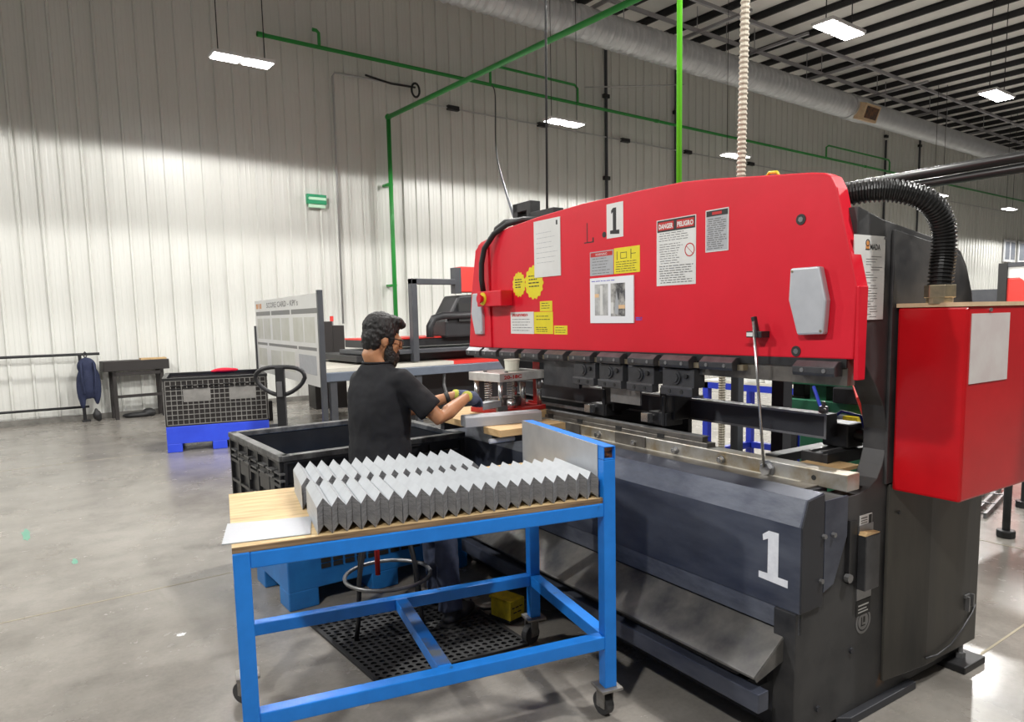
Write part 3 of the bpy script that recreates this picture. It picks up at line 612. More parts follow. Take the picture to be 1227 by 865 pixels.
# ------------------------------------------------------------------ blue work cart (frame: u along, v to the back)
TA = math.radians(-14.25)
cart = thing('work_cart', 'blue welded steel work cart with a plywood top on casters', 'cart', (.597, 2.385, 0), TA)
CL, CW, TT = 1.455, .825, .955
def Tb(mb, name, mat, parent=None, **k): return mb.build(name, mat, parent or cart, **k)
tp = Tb(MB().box((.0,.012,.934),(CL-.052,CW-.02,TT)), 'table_top', 'plywood')
Tb(MB().box((.0,.008,.934),(CL-.054,.0135,.954)), 'board_edge', 'ply_edge', tp)
t = .055
Tb(MB().box((0,0,.14),(t,t,.934)), 'leg', 'blue_paint', bevel=.004)
Tb(MB().box((0,CW-t,.14),(t,CW,.934)), 'leg', 'blue_paint', bevel=.004)
Tb(MB().box((CL-t,0,.14),(CL,t,1.112)), 'leg', 'blue_paint', bevel=.004)
Tb(MB().box((CL-t,CW-t,.14),(CL,CW,1.112)), 'leg', 'blue_paint', bevel=.004)
for v in (0, CW-t):
    Tb(MB().box((t,v,.878),(CL-t,v+t,.933)), 'top_rail', 'blue_paint', bevel=.004)
    Tb(MB().box((t,v,.312),(CL-t,v+t,.367)), 'lower_rail', 'blue_paint', bevel=.004)
Tb(MB().box((CL-t,t,.312),(CL,CW-t,.367)), 'lower_rail', 'blue_paint', bevel=.004)
Tb(MB().box((0,t,.878),(t,CW-t,.933)), 'top_rail', 'blue_paint', bevel=.004)
Tb(MB().box((CL-t,t,.878),(CL,CW-t,.933)), 'top_rail', 'blue_paint', bevel=.004)
br = Tb(MB().box((.70,t,.312),(.755,CW-t,.366)), 'cross_brace', 'blue_paint', bevel=.004)
Tb(MB().box((.702,t+.01,.3655),(.753,CW-t-.01,.3672)), 'worn_top', 'blue_worn', br)
# raised square tube along the right end: open end, four walls
th = .004; z0, z1 = 1.112, 1.167
rl = Tb(MB().box((CL-t,0,z0),(CL,CW,z0+th)).box((CL-t,0,z1-th),(CL,CW,z1)).box((CL-t,0,z0),(CL-t+th,CW,z1)).box((CL-th,0,z0),(CL,CW,z1)), 'end_rail', 'blue_paint', bevel=.001)
Tb(MB().box((CL-t+th,.02,z0+th),(CL-th,.03,z1-th)), 'tube_inside', 'cut_rust', rl)
Tb(MB().box((CL-t-.004,.045,.956),(CL-t-.001,CW+.005,1.168)), 'end_sheet', 'galvanized', bevel=.0008)
def caster(cx, cy, ang):
    pl = Tb(MB().box((cx-.05,cy-.05,.128),(cx+.05,cy+.05,.140)), 'caster_plate', 'caster_steel', bevel=.002)
    c, s_ = math.cos(ang), math.sin(ang)
    def rot(p): return (cx+.025*c+p[0]*c-p[1]*s_, cy+.025*s_+p[0]*s_+p[1]*c, p[2])
    for sd in (-1, 1):
        mb = MB().box((-.035,sd*.024-.0025,.04),(.015,sd*.024+.0025,.13)); mb.v = [rot(p) for p in mb.v]; Tb(mb, 'caster_fork', 'caster_steel', pl)
    mb = MB().cyl((0,-.019,.05),(0,.019,.05), .05, 22); mb.v = [rot(p) for p in mb.v]; Tb(mb, 'caster_wheel', 'wheel', pl, bevel=.004)
    mb = MB().cyl((0,-.030,.05),(0,.030,.05), .010, 8); mb.v = [rot(p) for p in mb.v]; Tb(mb, 'caster_axle', 'caster_steel', pl)
caster(CL-.03, .03, math.radians(100)); caster(CL-.03, CW-.03, math.radians(200)); caster(.03, CW-.03, math.radians(140)); caster(.03, .03, math.radians(60))
Tm = Matrix.Translation((.597, 2.385, 0)) @ Matrix.Rotation(TA, 4, 'Z')
def on_cart(u, v, z): return tuple(Tm @ Vector((u, v, z)))
o = MB().add([(0,0,0),(.285,-.012,0),(.315,.215,0),(.02,.255,0),(0,0,.003),(.285,-.012,.003),(.315,.215,.003),(.02,.255,.003)],
    [(0,3,2,1),(4,5,6,7),(0,1,5,4),(1,2,6,5),(2,3,7,6),(3,0,4,7)]).build('steel_sheet', 'sheet_white')
o.location = on_cart(-.03, .055, TT+.0006); o.rotation_euler = (0,0,TA)
tag(o, 'flat pale grey steel sheet lying on the plywood end of the blue cart', 'metal sheet')
# stacks of nested angle strips: inverted V section, layer over layer
def angle_stack(seed, n=11, length=.335, h=.093, half=.0243, drop=.027, rec=.020):
    """nested inverted-V strips, both ends cut to a shallow notch at the ridge"""
    r = random.Random(seed); mb = MB(); dz = h/n
    for k in range(n):
        z = k*dz; a, b = r.uniform(-.0008,.0008), length+r.uniform(-.001,.001); tk = dz*.96; jx = r.uniform(-.0004,.0004)
        sec = [(-half+jx, z, 0),(jx, z+drop, rec),(half+jx, z, 0),(half+jx, z+tk, 0),(jx, z+drop+tk, rec),(-half+jx, z+tk, 0)]
        vs = [(x, a+q, zz) for x, zz, q in sec] + [(x, b+q, zz) for x, zz, q in sec]
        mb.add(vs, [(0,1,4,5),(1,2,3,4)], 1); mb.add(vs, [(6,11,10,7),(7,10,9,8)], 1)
        mb.add(vs, [(i, i+6, (i+1)%6+6, (i+1)%6) for i in range(6)], 0)
    return mb
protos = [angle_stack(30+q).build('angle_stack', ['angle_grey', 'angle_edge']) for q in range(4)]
used = [False]*4
def place_stack(i, u, v, rz, label, group, sz=1.0):
    q = i % 4
    if not used[q]: o = protos[q]; used[q] = True
    else: o = protos[q].copy(); col.objects.link(o)
    o.location = on_cart(u, v, TT+.0005); o.rotation_euler = (0,0,TA+rz); o.scale = (1,1,sz)
    tag(o, label, 'metal parts', group)
rs = random.Random(11)
for i in range(22):
    place_stack(i, .303+i*.0504+rs.uniform(-.0006,.0006), .022+rs.uniform(-.004,.004), math.radians(rs.uniform(-.10,.04)), 'nested stack of grey bent angle strips in the front row on the blue cart', 'front row of angle strip stacks', 1.04-.16*i/22)
for i in range(15):
    place_stack(i+2, .290+i*.0497+rs.uniform(-.0006,.0006), .395+rs.uniform(-.004,.004)-.0006*i, math.radians(rs.uniform(-.08,.05)), 'nested stack of grey bent angle strips in the back row on the blue cart', 'back row of angle strip stacks', 1.03-.06*i/15)

# ------------------------------------------------------------------ bulk bins
def lattice(mb, x0, x1, z0, z1, nx, nz, y, th, depth):
    """grid of bars in the xz plane at y"""
    for i in range(nx+1):
        x = x0+(x1-x0)*i/nx; mb.box((x-th/2, y-depth, z0), (x+th/2, y, z1))
    for j in range(nz+1):
        z = z0+(z1-z0)*j/nz; mb.box((x0, y-depth*.9, z-th/2), (x1, y, z+th/2))
def bulk_bin(name, label, loc, rz, lx, ly, h, bh, wall_m, rim_m, base_m, skin_m, cell=.10, rows=5, bar=.012):
    """pallet base on feet, four ribbed walls, rim; x = lx wide, y = ly deep"""
    t = thing(name, label, 'bulk bin', loc, rz)
    MB().box((0,0,.11),(lx,ly,bh)).build('pallet_base', base_m, t, bevel=.008)
    for fx in (0, lx/2-.09, lx-.18):
        for fy in (0, ly/2-.09, ly-.18):
            MB().box((fx,fy,0),(fx+.18,fy+.18,.115)).build('foot', base_m, t, bevel=.008)
    th = .035
    walls = [((0,0),(lx,0)), ((lx,0),(lx,ly)), ((lx,ly),(0,ly)), ((0,ly),(0,0))]
    for (ax, ay), (bx, by) in walls:
        ln = math.hypot(bx-ax, by-ay); ang = math.atan2(by-ay, bx-ax)
        wl = MB().box((0,.012,bh),(ln,th,h-.03)).build('wall', skin_m, t); wl.location = (ax,ay,0); wl.rotation_euler = (0,0,ang)
        mb = MB(); hh = h-.03-bh; nx = max(4, int(ln/cell))
        lattice(mb, .02, ln-.02, bh+.02, h-.04, nx, rows, .012, bar, .02)
        for wx, wz, ww, wh in ((.18,.52,.16,.22),(.62,.52,.16,.22)):
            if ln > .6: mb.box((ln*wx,-.005,bh+hh*wz),(ln*wx+ln*.26,.012,bh+hh*(wz+.28)))
        mb.build('wall_ribs', wall_m, wl)
        mb = MB().box((0,-.012,h-.035),(ln,.045,h)); mb.build('wall_rim', rim_m, wl, bevel=.004)
        mb = MB()
        for k in range(int(ln/.16)):
            mb.box((.08+k*.16, -.016, h-.11), (.20+k*.16, .012, h-.10)); mb.box((.08+k*.16, -.016, h-.15), (.20+k*.16, .012, h-.14))
        mb.build('wall_slots', rim_m, wl)
    return t
bulk_bin('bulk_bin', 'black plastic bulk bin with blue pallet base behind the blue cart', (1.30, 4.00, 0), math.radians(-1.2), 1.22, 1.14, .93, .44, 'bin_black', 'bin_rim', 'bin_blue', 'bin_black', .21, 3, .02)
b2 = bulk_bin('bulk_bin', 'grey ribbed bulk bin with a bright blue base by the wall', (1.81, 10.08, 0), math.radians(-13), 1.27, 1.10, .98, .342, 'bin_grey', 'bin_black', 'bin_blue_far', 'brown_black', .066, 9, .009)
# grating of the near bin's base: dark slots under the rim of the pallet
mb = MB()
for k in range(10): 
    for z_ in (.222,.256,.290,.324): mb.box((.20+k*.075,-.006,z_),(.258+k*.075,.002,z_+.026))
o = mb.build('base_slots', 'ink', [q for q in bpy.data.objects if q.name == 'bulk_bin'][0])
o = MB().ell((0,0,.02),(.16,.07,.035)).ell((.10,.02,.015),(.10,.06,.03)).ell((-.12,.0,.01),(.07,.05,.02)).build('red_cloth', 'red_cloth', smooth=True)
remesh(o, .012, 3); o.location = (2.80, 10.945, .968); o.rotation_euler = (0,0,math.radians(-13))
tag(o, 'crumpled red cloth on the rim of the grey ribbed bin', 'cloth')
# ------------------------------------------------------------------ pallet jack
pj = thing('pallet_jack', 'black pallet jack with a looped handle behind the black bin', 'pallet jack', (1.85, 5.60, 0), math.radians(-37))
lp = []
for i in range(28):
    tt = 2*math.pi*i/28; x = .195*math.copysign(abs(math.sin(tt))**.7, math.sin(tt)); z = 1.245 + (.088 if math.cos(tt) > 0 else .135)*math.copysign(abs(math.cos(tt))**.8, math.cos(tt))
    if math.cos(tt) < 0: x *= .35+.65*(1-abs(math.cos(tt)))**.6
    lp.append((x, 0, z))
MB().tube(lp, .017, 10, closed=True).build('handle_loop', 'black_metal', pj, smooth=True)
MB().box((-.035,-.02,.45),(.035,.02,1.335)).build('handle_shaft', 'black_metal', pj, bevel=.006)
MB().box((-.02,-.035,1.10),(.02,-.02,1.22)).build('trigger_lever', 'dull_steel', pj)
MB().box((-.12,-.10,.12),(.12,.12,.48)).build('pump_body', 'black_metal', pj, bevel=.02)
for sx in (-.20, .20): MB().box((sx-.08,.10,.06),(sx+.08,1.20,.12)).build('fork', 'black_metal', pj, bevel=.008)
for sx in (-.08, .08): MB().cyl((sx-.03,0,.09),(sx+.03,0,.09), .09, 20).build('steer_wheel', 'wheel', pj)
for sx in (-.20, .20): MB().cyl((sx-.04,1.05,.04),(sx+.04,1.05,.04), .04, 14).build('fork_roller', 'wheel', pj)

# ------------------------------------------------------------------ score board on posts
bx0, by0, bx1, by1 = 3.43, 11.38, 3.05, 7.75
bd = Vector((bx1-bx0, by1-by0, 0)); bl = bd.length; ba = math.atan2(bd.y, bd.x)
sb = thing('score_board', 'white printed score board standing on dark posts', 'notice board', (bx0, by0, 0), ba)
pnl = MB().box((.03,-.008,.92),(bl-.03,.008,2.0)).build('board_panel', 'board_white', sb)
def bpr(name, mat, x0, x1, z0, z1, y=-.0095): return MB().box((x0*bl, y, .92+z0*1.08), (x1*bl, -.008, .92+z1*1.08)).build(name, mat, pnl)
for x0, x1 in ((.03,.30),(.32,.62),(.64,.97)): bpr('column_header', 'board_grey', x0, x1, .79, .845)
for x0, x1 in ((.03,.22),(.25,.70),(.72,.95)): bpr('row_header', 'board_grey', x0, x1, .385, .42)
for x0, x1 in ((.05,.15),(.17,.29),(.33,.46),(.48,.60),(.66,.79),(.81,.94)): bpr('pinned_sheet', 'board_paper', x0, x1, .47, .75)
for x0, x1, a, b in ((.05,.20,.10,.34),(.28,.45,.08,.33),(.48,.66,.10,.34),(.72,.94,.12,.33)): bpr('pinned_sheet', 'paper_grey' if x0 > .7 else 'board_paper', x0, x1, a, b)
v, f = text_pts('SCORE CARD - KPI´s', .13, .002); mx = max(p[0] for p in v)
MB().add([(.24*bl+p[0]*.50*bl/mx, -.0095, .92+.89*1.08+p[1]*.8) for p in v], f).build('board_title', 'board_grey', pnl)
MB().box((.04*bl,-.0095,.92+.885*1.08),(.07*bl,-.008,.92+.955*1.08)).box((.085*bl,-.0095,.92+.885*1.08),(.10*bl,-.008,.92+.955*1.08)).box((.115*bl,-.0095,.92+.885*1.08),(.14*bl,-.008,.92+.955*1.08)).build('board_logo', 'ink_orange', pnl)
for x, zt in ((0, 1.62), (bl, 2.03)):
    MB().box((x-.03,-.03,0),(x+.03,.03,zt)).build('post', 'grey_paint', sb, bevel=.004)
    MB().box((x-.04,-.30,0),(x+.04,.30,.05)).build('post_foot', 'grey_paint', sb)
# ------------------------------------------------------------------ punching machine behind the operator
pm = thing('punching_machine', 'dark punching machine with red cover and long sheet table', 'machine', (5.6, 9.8, 0), 0)
def K(mb, name, mat, parent=None, **k): return mb.build(name, mat, parent or pm, (5.6, 9.8, 0), **k)
K(MB().box((3.75,9.75,.80),(8.6,9.87,.93)), 'front_beam', 'beam_bluegrey', bevel=.01)
K(MB().box((3.75,9.87,.93),(6.1,12.2,.985)), 'sheet_table', 'table_cream')
K(MB().box((6.1,9.87,.88),(8.6,12.0,.985)), 'table_rim', 'machine_red')
K(MB().box((4.6,10.3,1.02),(8.6,12.0,1.12)), 'table_bridge', 'machine_dark', bevel=.01)
K(MB().box((4.7,10.0,1.13),(8.6,11.2,1.20)), 'carriage', 'grey_paint', bevel=.01)
K(MB().box((4.72,10.2,1.24),(8.4,11.0,1.36)), 'carriage_cover', 'machine_dark', bevel=.01)
K(MB().box((4.72,10.18,1.36),(6.9,11.0,1.385)), 'cover_edge', 'machine_red')
K(MB().prism([(6.05,1.36),(6.05,1.62),(6.32,2.05),(7.6,2.12),(7.6,1.36)], 'y', 10.0, 10.5), 'turret_hood', 'machine_dark', bevel=.04)
K(MB().tube([(5.72,9.95,1.38),(5.72,9.95,1.55),(5.80,9.95,1.68),(5.95,9.95,1.72),(6.5,9.95,1.73)], .06, 10), 'hood_rail', 'machine_dark', smooth=True)
K(MB().box((6.28,9.95,1.62),(6.60,10.0,1.92)), 'hood_window', 'ink')
K(MB().box((6.24,9.98,2.08),(6.36,10.12,2.50)), 'head_column', 'grey_paint')
K(MB().box((6.36,9.98,2.10),(8.2,10.25,2.52)), 'head_cover', 'machine_red', bevel=.02)
K(MB().box((5.42,9.95,1.0),(5.52,10.08,2.31)).box((5.42,9.95,2.22),(6.24,10.08,2.31)), 'frame_arch', 'grey_paint', bevel=.01)
for x in (4.0, 5.4, 7.2, 8.5): K(MB().box((x-.05,9.78,0),(x+.05,9.86,.80)), 'table_leg', 'grey_paint')
K(MB().box((5.15,10.4,0),(8.4,11.8,1.02)), 'machine_base', 'machine_dark')
K(MB().tube([(5.05,9.95,.78),(5.05,9.95,.45),(5.12,9.95,.30),(5.16,9.98,.05)], .02, 8), 'hanging_hose', 'dull_steel')
K(MB().tube([(5.95,9.93,.78),(5.93,9.92,.6),(6.0,9.92,.35),(6.02,9.95,.05)], .025, 8), 'hanging_hose', 'dull_steel')
cb = thing('control_cabinet', 'black control cabinet with a red beacon behind the score board', 'cabinet', (5.02, 13.25, 0), math.radians(-8))
MB().box((-.05,-.3,0),(.33,.3,1.66)).build('cabinet_body', 'brown_black', cb, bevel=.01)
MB().box((.33,-.28,0),(.56,.3,1.58)).build('cabinet_side', 'brown_black', cb, bevel=.01)
MB().cyl((.40,0,1.58),(.40,0,1.66), .03, 10).build('beacon_base', 'dull_steel', cb)
MB().cyl((.40,0,1.66),(.40,0,1.76), .035, 12).build('beacon', 'machine_red', cb)
o = MB().box((-.6,-.28,0),(.3,.3,.34)).box((-.5,-.2,.34),(.2,.2,.40)).build('equipment_crate', 'brown_black', bevel=.01); o.location = (3.55, 12.4, 0)
tag(o, 'dark squat equipment crate on the floor beneath the score board', 'crate')

# ------------------------------------------------------------------ along the wall at the left
gr = thing('guard_rail', 'black pipe guard rail with two rails along the white wall', 'railing', (-2, 14.45, 0), 0)
MB().cyl((-2.5,0,1.18),(3.62,0,1.18), .024, 10).build('top_rail', 'black_metal', gr, smooth=True)
MB().cyl((-2.5,0,.30),(3.40,0,.26), .022, 10).build('lower_rail', 'black_metal', gr, smooth=True)
for x in (-2.4, 3.32): MB().cyl((x,0,0),(x,0,1.18), .028, 10).build('post', 'black_metal', gr)
MB().box((3.28,-.06,0),(3.40,.06,.03)).build('post_foot', 'black_metal', gr)
bp = thing('hanging_jacket', 'navy jacket hung over the end of the black guard rail', 'jacket', (1.40, 14.35, .25), 0)
j = MB().ell((0,0,.72),(.15,.10,.16)).ell((.0,-.02,.45),(.17,.10,.30)).ell((-.11,0,.35),(.07,.08,.30)).ell((.13,0,.38),(.07,.08,.30)).ell((-.10,.0,.14),(.05,.06,.16)).ell((.12,0,.2),(.05,.06,.16)).build('jacket_body', 'navy_cloth', bp); remesh(j, .02, 3)
MB().tube([(0,.05,.84),(-.03,.08,.93),(0,.10,.97),(.03,.08,.93),(0,.05,.86)], .012, 6).build('hang_loop', 'black_cable', bp)
for sx in (-.09, .10): remesh(MB().tube([(sx,-.08,.80),(sx*1.1,-.13,.62),(sx,-.12,.42),(sx*.8,-.08,.25)], .022, 8).build('jacket_fold', 'navy_cloth', bp), .012, 2)
ct = MB().ell((0,0,0),(.07,.06,.09)).ell((.02,0,-.05),(.05,.05,.06)).ell((-.01,0,.08),(.03,.03,.05)).build('bundled_bag', 'black_cable', smooth=True); ct.location = (1.50, 14.36, .105)
remesh(ct, .015, 2); tag(ct, 'small black bundle on the floor below the hanging navy jacket', 'bag')
st = thing('steel_stand', 'black steel stand with a thick top beside the hanging jacket', 'stand', (1.72, 14.25, 0), math.radians(3))
MB().box((-.08,-.02,.86),(.98,.36,1.04)).build('stand_top', 'brown_black', st, bevel=.008)
for x, y in ((.05,.0),(.82,0),(.05,.30),(.82,.30)): MB().box((x,y,0),(x+.06,y+.05,.86)).build('leg', 'brown_black', st)
MB().box((.05,0,.78),(.88,.05,.84)).build('apron_bar', 'brown_black', st); MB().box((.11,0,.38),(.82,.05,.43)).build('lower_bar', 'brown_black', st)
o = MB().box((0,0,0),(.42,.20,.028)).box((.15,-.03,0),(.30,.0,.03)).build('wood_offcut', 'wood'); o.location = (2.25,14.33,1.04); tag(o, 'thin wooden offcut on top of the black steel stand', 'wood piece')
o = MB().ell((0,0,.04),(.26,.12,.06)).ell((.18,0,.06),(.12,.10,.09)).build('rag_heap', 'black_cable', smooth=True); remesh(o, .015, 2); o.location = (2.15, 14.45, 0); tag(o, 'low heap of black rags on the floor under the steel stand', 'rags')
ex = thing('exit_sign', 'small green evacuation sign fixed high on the white wall', 'sign', (5.80, 14.62, 4.10), 0)
MB().box((-.21,-.02,0),(.21,.06,.20)).build('sign_case', 'exit_green', ex, bevel=.006)
MB().box((-.17,-.023,.085),(.20,-.02,.14)).build('sign_stripe', 'exit_light', ex)
MB().prism([(-.19,.11),(-.16,.14),(-.16,.08)], 'y', -.023, -.02).build('sign_arrow', 'exit_light', ex)
MB().box((-.17,0,-.07),(.19,.05,.0)).build('sign_lamp', 'exit_light', ex)

# ------------------------------------------------------------------ high services
gp = thing('green_air_main', 'long dark green air pipe high along the ribbed wall', 'pipe', (4.7, 14.5, 7.2), 0)
def G(mb, name, mat='green_pipe', **k): return mb.build(name, mat, gp, (4.7, 14.5, 7.2), smooth=True, **k)
G(MB().cyl((4.7,14.45,7.22),(50,14.45,7.22), .040, 10), 'pipe_run')
for x in (4.7, 16, 28): G(MB().cyl((x,14.45,7.22),(x+.14,14.45,7.22), .052, 10), 'pipe_joint')
for x in (5.6,): G(MB().tube([(x+.35,14.45,7.22),(x+.35,14.45,7.50),(x+.30,14.45,7.54),(x+.22,14.45,7.54)], .035, 8), 'pipe_stub')
for x0, x1 in ((10.2,13.0),(25.2,30.0)): G(MB().tube([(x0,14.45,7.22),(x0,14.45,7.60),(x0+.15,14.45,7.68),(x1-.1,14.45,7.68),(x1,14.45,7.6),(x1,14.45,7.22)], .032, 8), 'pipe_bypass')
G(MB().tube([(20.0,14.45,7.22),(20.0,14.45,7.8),(20.2,14.45,7.85)], .03, 8), 'pipe_stub')
gq = thing('green_air_branch', 'dark green air pipe dropping down the wall and crossing overhead', 'pipe', (7.45, 14.40, 0), 0)
def G2(mb, name): return mb.build(name, 'green_pipe', gq, (7.45, 14.40, 0), smooth=True)
G2(MB().cyl((7.42,14.40,1.0),(7.42,14.40,6.05), .048, 10), 'drop_pipe')
G2(MB().cyl((7.42,14.40,6.05),(7.55,4.0,5.95), .048, 10), 'cross_pipe')
G2(MB().ell((7.42,14.40,6.05),(.07,.07,.07)), 'pipe_elbow')
for z in (2.4, 4.6): G2(MB().box((7.36,14.40,z),(7.48,14.70,z+.05)), 'pipe_clip')
def line(name, label, cat, pts, r, mat, n=8):
    base = pts[-1] if pts[-1][2] < pts[0][2] else pts[0]
    o = MB().tube(pts, r, n).build(name, mat, None, base, smooth=True); o.location = base; return tag(o, label, cat)
a = pw(3.25, 3.17); line('lime_air_drop', 'bright lime green pipe hanging straight down behind the red ram', 'pipe', [(a[0],a[1],9.5),(a[0],a[1],2.002)], .017, 'lime_pipe', 10)
a = pw(3.25, 2.66); bz = catmull([(a[0]-.02,a[1]+.03,9.5),(a[0]+.02,a[1]-.01,6),(a[0]-.02,a[1]+.0,4),(a[0]-.06,a[1],2.006)], 330)
o = MB().tube(bz, [.026 if (i//2) % 2 else .021 for i in range(len(bz))], 10).build('beige_flex_hose', 'beige_hose', None, (a[0],a[1],2.0)); o.location = (a[0],a[1],2.0)
tag(o, 'beige ribbed flexible hose hanging from the roof behind the ram', 'hose')
a = pw(3.2, 4.50); line('power_cord', 'thin black cord hanging vertically behind the far end of the ram', 'cord', [(a[0]+.10,a[1]+.06,9.5),(a[0]+.06,a[1]+.03,5.0),(a[0],a[1],2.0)], .009, 'black_cable')
a = pw(3.25, 4.62); line('air_hose', 'thin grey hose slanting down from the green air pipe to the press', 'hose', catmull([(10.2,14.4,7.2),(10.15,14.2,6.9),(9.0,12.6,5.2),(a[0]+.9,a[1]+1.6,2.75),(a[0],a[1],2.0)], 8), .014, 'grey_paint')
cd = thing('wall_conduit', 'thin conduit with a looped cable running across the ribbed wall', 'conduit', (6.25, 14.6, 0), 0)
def C2(mb, name, mat): return mb.build(name, mat, cd, (6.25, 14.6, 0), smooth=True)
C2(MB().tube([(6.25,14.60,1.6),(6.27,14.60,6.75),(6.32,14.6,6.83),(8.2,14.6,6.86)], .025, 8), 'conduit_pipe', 'conduit')
C2(MB().tube([(7.0,14.57,6.90),(7.6,14.55,6.82),(8.2,14.55,6.84)], .022, 6), 'cable_run', 'black_cable')
C2(MB().tube([(8.2+.10*math.cos(q*math.pi/8), 14.54, 6.78+.15*math.sin(q*math.pi/8)) for q in range(16)], .025, 6, closed=True), 'cable_loop', 'black_cable')
for i, (x, z0_, z1_) in enumerate(((14.2,2.0,9.3),(17.1,2.0,9.3),(30.0,3.0,8.5),(33.0,3.0,9.0))):
    o = MB().cyl((0,0,0),(0,0,z1_-z0_), .045, 8).build('wall_riser', 'grey_paint'); o.location = (x, 14.62, z0_)
    tag(o, 'thin dark riser conduit fixed upright to the ribbed wall', 'conduit', 'riser conduits on the wall')
    for z in (1.2, 3.4, 5.6):
        MB().box((-.10,-.05,z),(.10,.05,z+.10)).build('junction_box', 'black_metal', o)
o = MB().cyl((8.3,14.6,6.55),(44,14.6,6.55), .018, 6).build('wire_line', 'conduit', None, (8.3,14.6,6.5)); o.location = (8.3,14.6,6.5)
tag(o, 'thin pale wire line with small clips below the green air pipe', 'wire')
for x in (9.2, 11.9, 14.9, 17.6, 20.8): MB().box((x-.15,14.53,6.50),(x+.15,14.63,6.60)).build('line_clip', 'black_metal', o, (8.3,14.6,6.5))
def rod(name, label, p, q, r=.022, mat='conduit'):
    o = MB().cyl((0,0,0), Vector(q)-Vector(p), r, 8).build(name, mat, smooth=True); o.location = p; return tag(o, label, 'rod')
rod('hanger_pipe', 'pale bent hanger rod below the roof beside the round duct', (3.9,9.6,7.25), (4.15,9.3,7.62), .03)
rod('hanger_pipe', 'short pale hanger rod below the roof above the ceiling lamp', (4.9,10.2,7.55), (5.1,9.95,7.85), .025)
rod('slant_rod', 'thin pale rod slanting up across the ribbed wall below the duct', (13.3,14.5,7.7), (16.0,13.4,7.95), .018)
# spiral duct
dz, dy, dr = 8.38, 12.75, .36
du = thing('air_duct', 'long round spiral air duct under the roof along the wall', 'duct', (8, dy, dz), 0)
def spiral(x0, x1, step):
    mb = MB(); n = int((x1-x0)/step)*4; path = []; rad = []
    for i in range(n+1): path.append((x0+(x1-x0)*i/n, dy, dz)); rad.append(dr*(1.0, 1.0, 1.0, 1.07)[i % 4])
    return mb.tube(path, rad, 24)
for a, b, st_ in ((5.0,11.5,.20),(11.6,15.8,.20),(15.9,20.2,.20),(20.3,23.5,.20)):
    smooth_angle(spiral(a, b, st_).build('duct_section', 'duct_steel', du, (8,dy,dz)), 22)
for x in (11.55,15.85,20.25): MB().cyl((x-.08,dy,dz),(x+.08,dy,dz), dr*1.07, 24).build('duct_flange', 'duct_steel', du, (8,dy,dz))
smooth_angle(MB().cyl((24.4,dy,dz-.02),(60,dy,dz-.02), dr*.98, 24).build('duct_section', 'duct_steel', du, (8,dy,dz)), 50)
MB().cyl((23.4,dy,dz),(24.5,dy,dz), dr*1.12, 24).build('duct_collar', 'duct_steel', du, (8,dy,dz))
vt = MB().obox((24.0,dy-.40,dz-.22),(.95,.30,.52),(math.radians(20),0,0)).build('duct_vent', 'gasket', du, (8,dy,dz))
MB().obox((24.0,dy-.552,dz-.275),(.75,.02,.36),(math.radians(20),0,0)).build('vent_grille', 'rust', vt, (8,dy,dz))
for x in (9, 13, 17, 21, 26, 31): MB().cyl((x,dy,dz+dr),(x,dy,ROOF_Z), .012, 6).build('duct_hanger', 'strut_grey', du, (8,dy,dz))
# ceiling lamps in view: two glowing panels in a thin housing on two wires
def bay(x, y, label):
    t = thing('high_bay_lamp', label, 'ceiling lamp', (x, y, LAMP_Z), 0)
    MB().box((-.46,-.17,.0),(.46,.17,.05)).build('housing', 'lamp_body', t, bevel=.01)
    for sx in (-.235, .235): MB().box((sx-.195,-.14,-.012),(sx+.195,.14,.0)).build('light_panel', 'lamp_white', t)
    for sx in (-.35, .35): MB().cyl((sx,0,.05),(sx,0,ROOF_Z-LAMP_Z), .008, 6).build('hanging_wire', 'black_cable', t)
    bay_light('lamp_light', 0, 0, -.05, LAMP_W * (1.0 if y > 8 else 1.62), t)
near = 'twin panel ceiling lamp hanging in the row beside the ribbed wall'
for x in (3.54, 10.1, 15.95, 27.9, 34.6):
    bay(x, 11.65, near)
    bpy.data.objects[[o.name for o in bpy.data.objects if o.name.startswith('high_bay_lamp')][-1]]['group'] = 'lamps beside the wall'
bay(10.2, 5.70, 'twin panel ceiling lamp under the dark purlins straight above the red ram')
bay(15.85, 5.65, 'twin panel ceiling lamp under the dark purlins above the pair of black tubes')

# ------------------------------------------------------------------ tooling on the press
bd1 = MB().box((1.96,3.22,1.046),(2.40,3.40,1.086)).build('wood_board', 'wood', None, (1.96,3.22,1.046), bevel=.003)
bd1.location = pw(1.96,3.22,1.046); bd1.rotation_euler = (0,0,-A); tag(bd1, 'thick wooden board under the steel channel at the press front', 'board')
bd2 = MB().box((1.98,3.70,1.046),(2.655,4.24,1.086)).build('wood_board', 'wood', None, (1.98,3.70,1.046), bevel=.003)
bd2.location = pw(1.98,3.70,1.046); bd2.rotation_euler = (0,0,-A); tag(bd2, 'wide wooden board carrying the die set on the press bed', 'board')
d0 = Vector((2.107,3.325,1.0875)); d1 = Vector((2.556,3.215,1.0875)); ca = math.atan2(d1.y-d0.y, d1.x-d0.x); cl_ = (d1-d0).length
chn = thing('steel_channel', 'pale steel channel with turned ends lying before the die set', 'steel part', tuple(d0), ca)
MB().prism([(-.045,0),(-.040,.050),(-.028,.062),(.028,.062),(.040,.050),(.045,0),(.041,0),(.036,.048),(.026,.058),(-.026,.058),(-.036,.048),(-.041,0)], 'x', 0, cl_).build('channel_body', 'galvanized', chn)
for x in (0, cl_): MB().prism([(-.043,.0),(-.040,.05),(-.028,.062),(.028,.062),(.040,.05),(.043,0)], 'x', x-.003, x+.003).build('end_plate', 'galvanized', chn)
DA = math.radians(5.5)
ds = thing('die_set', 'stamping die set with grey top plate, springs and red base', 'die set', (2.516, 3.54, 1.0865), DA)
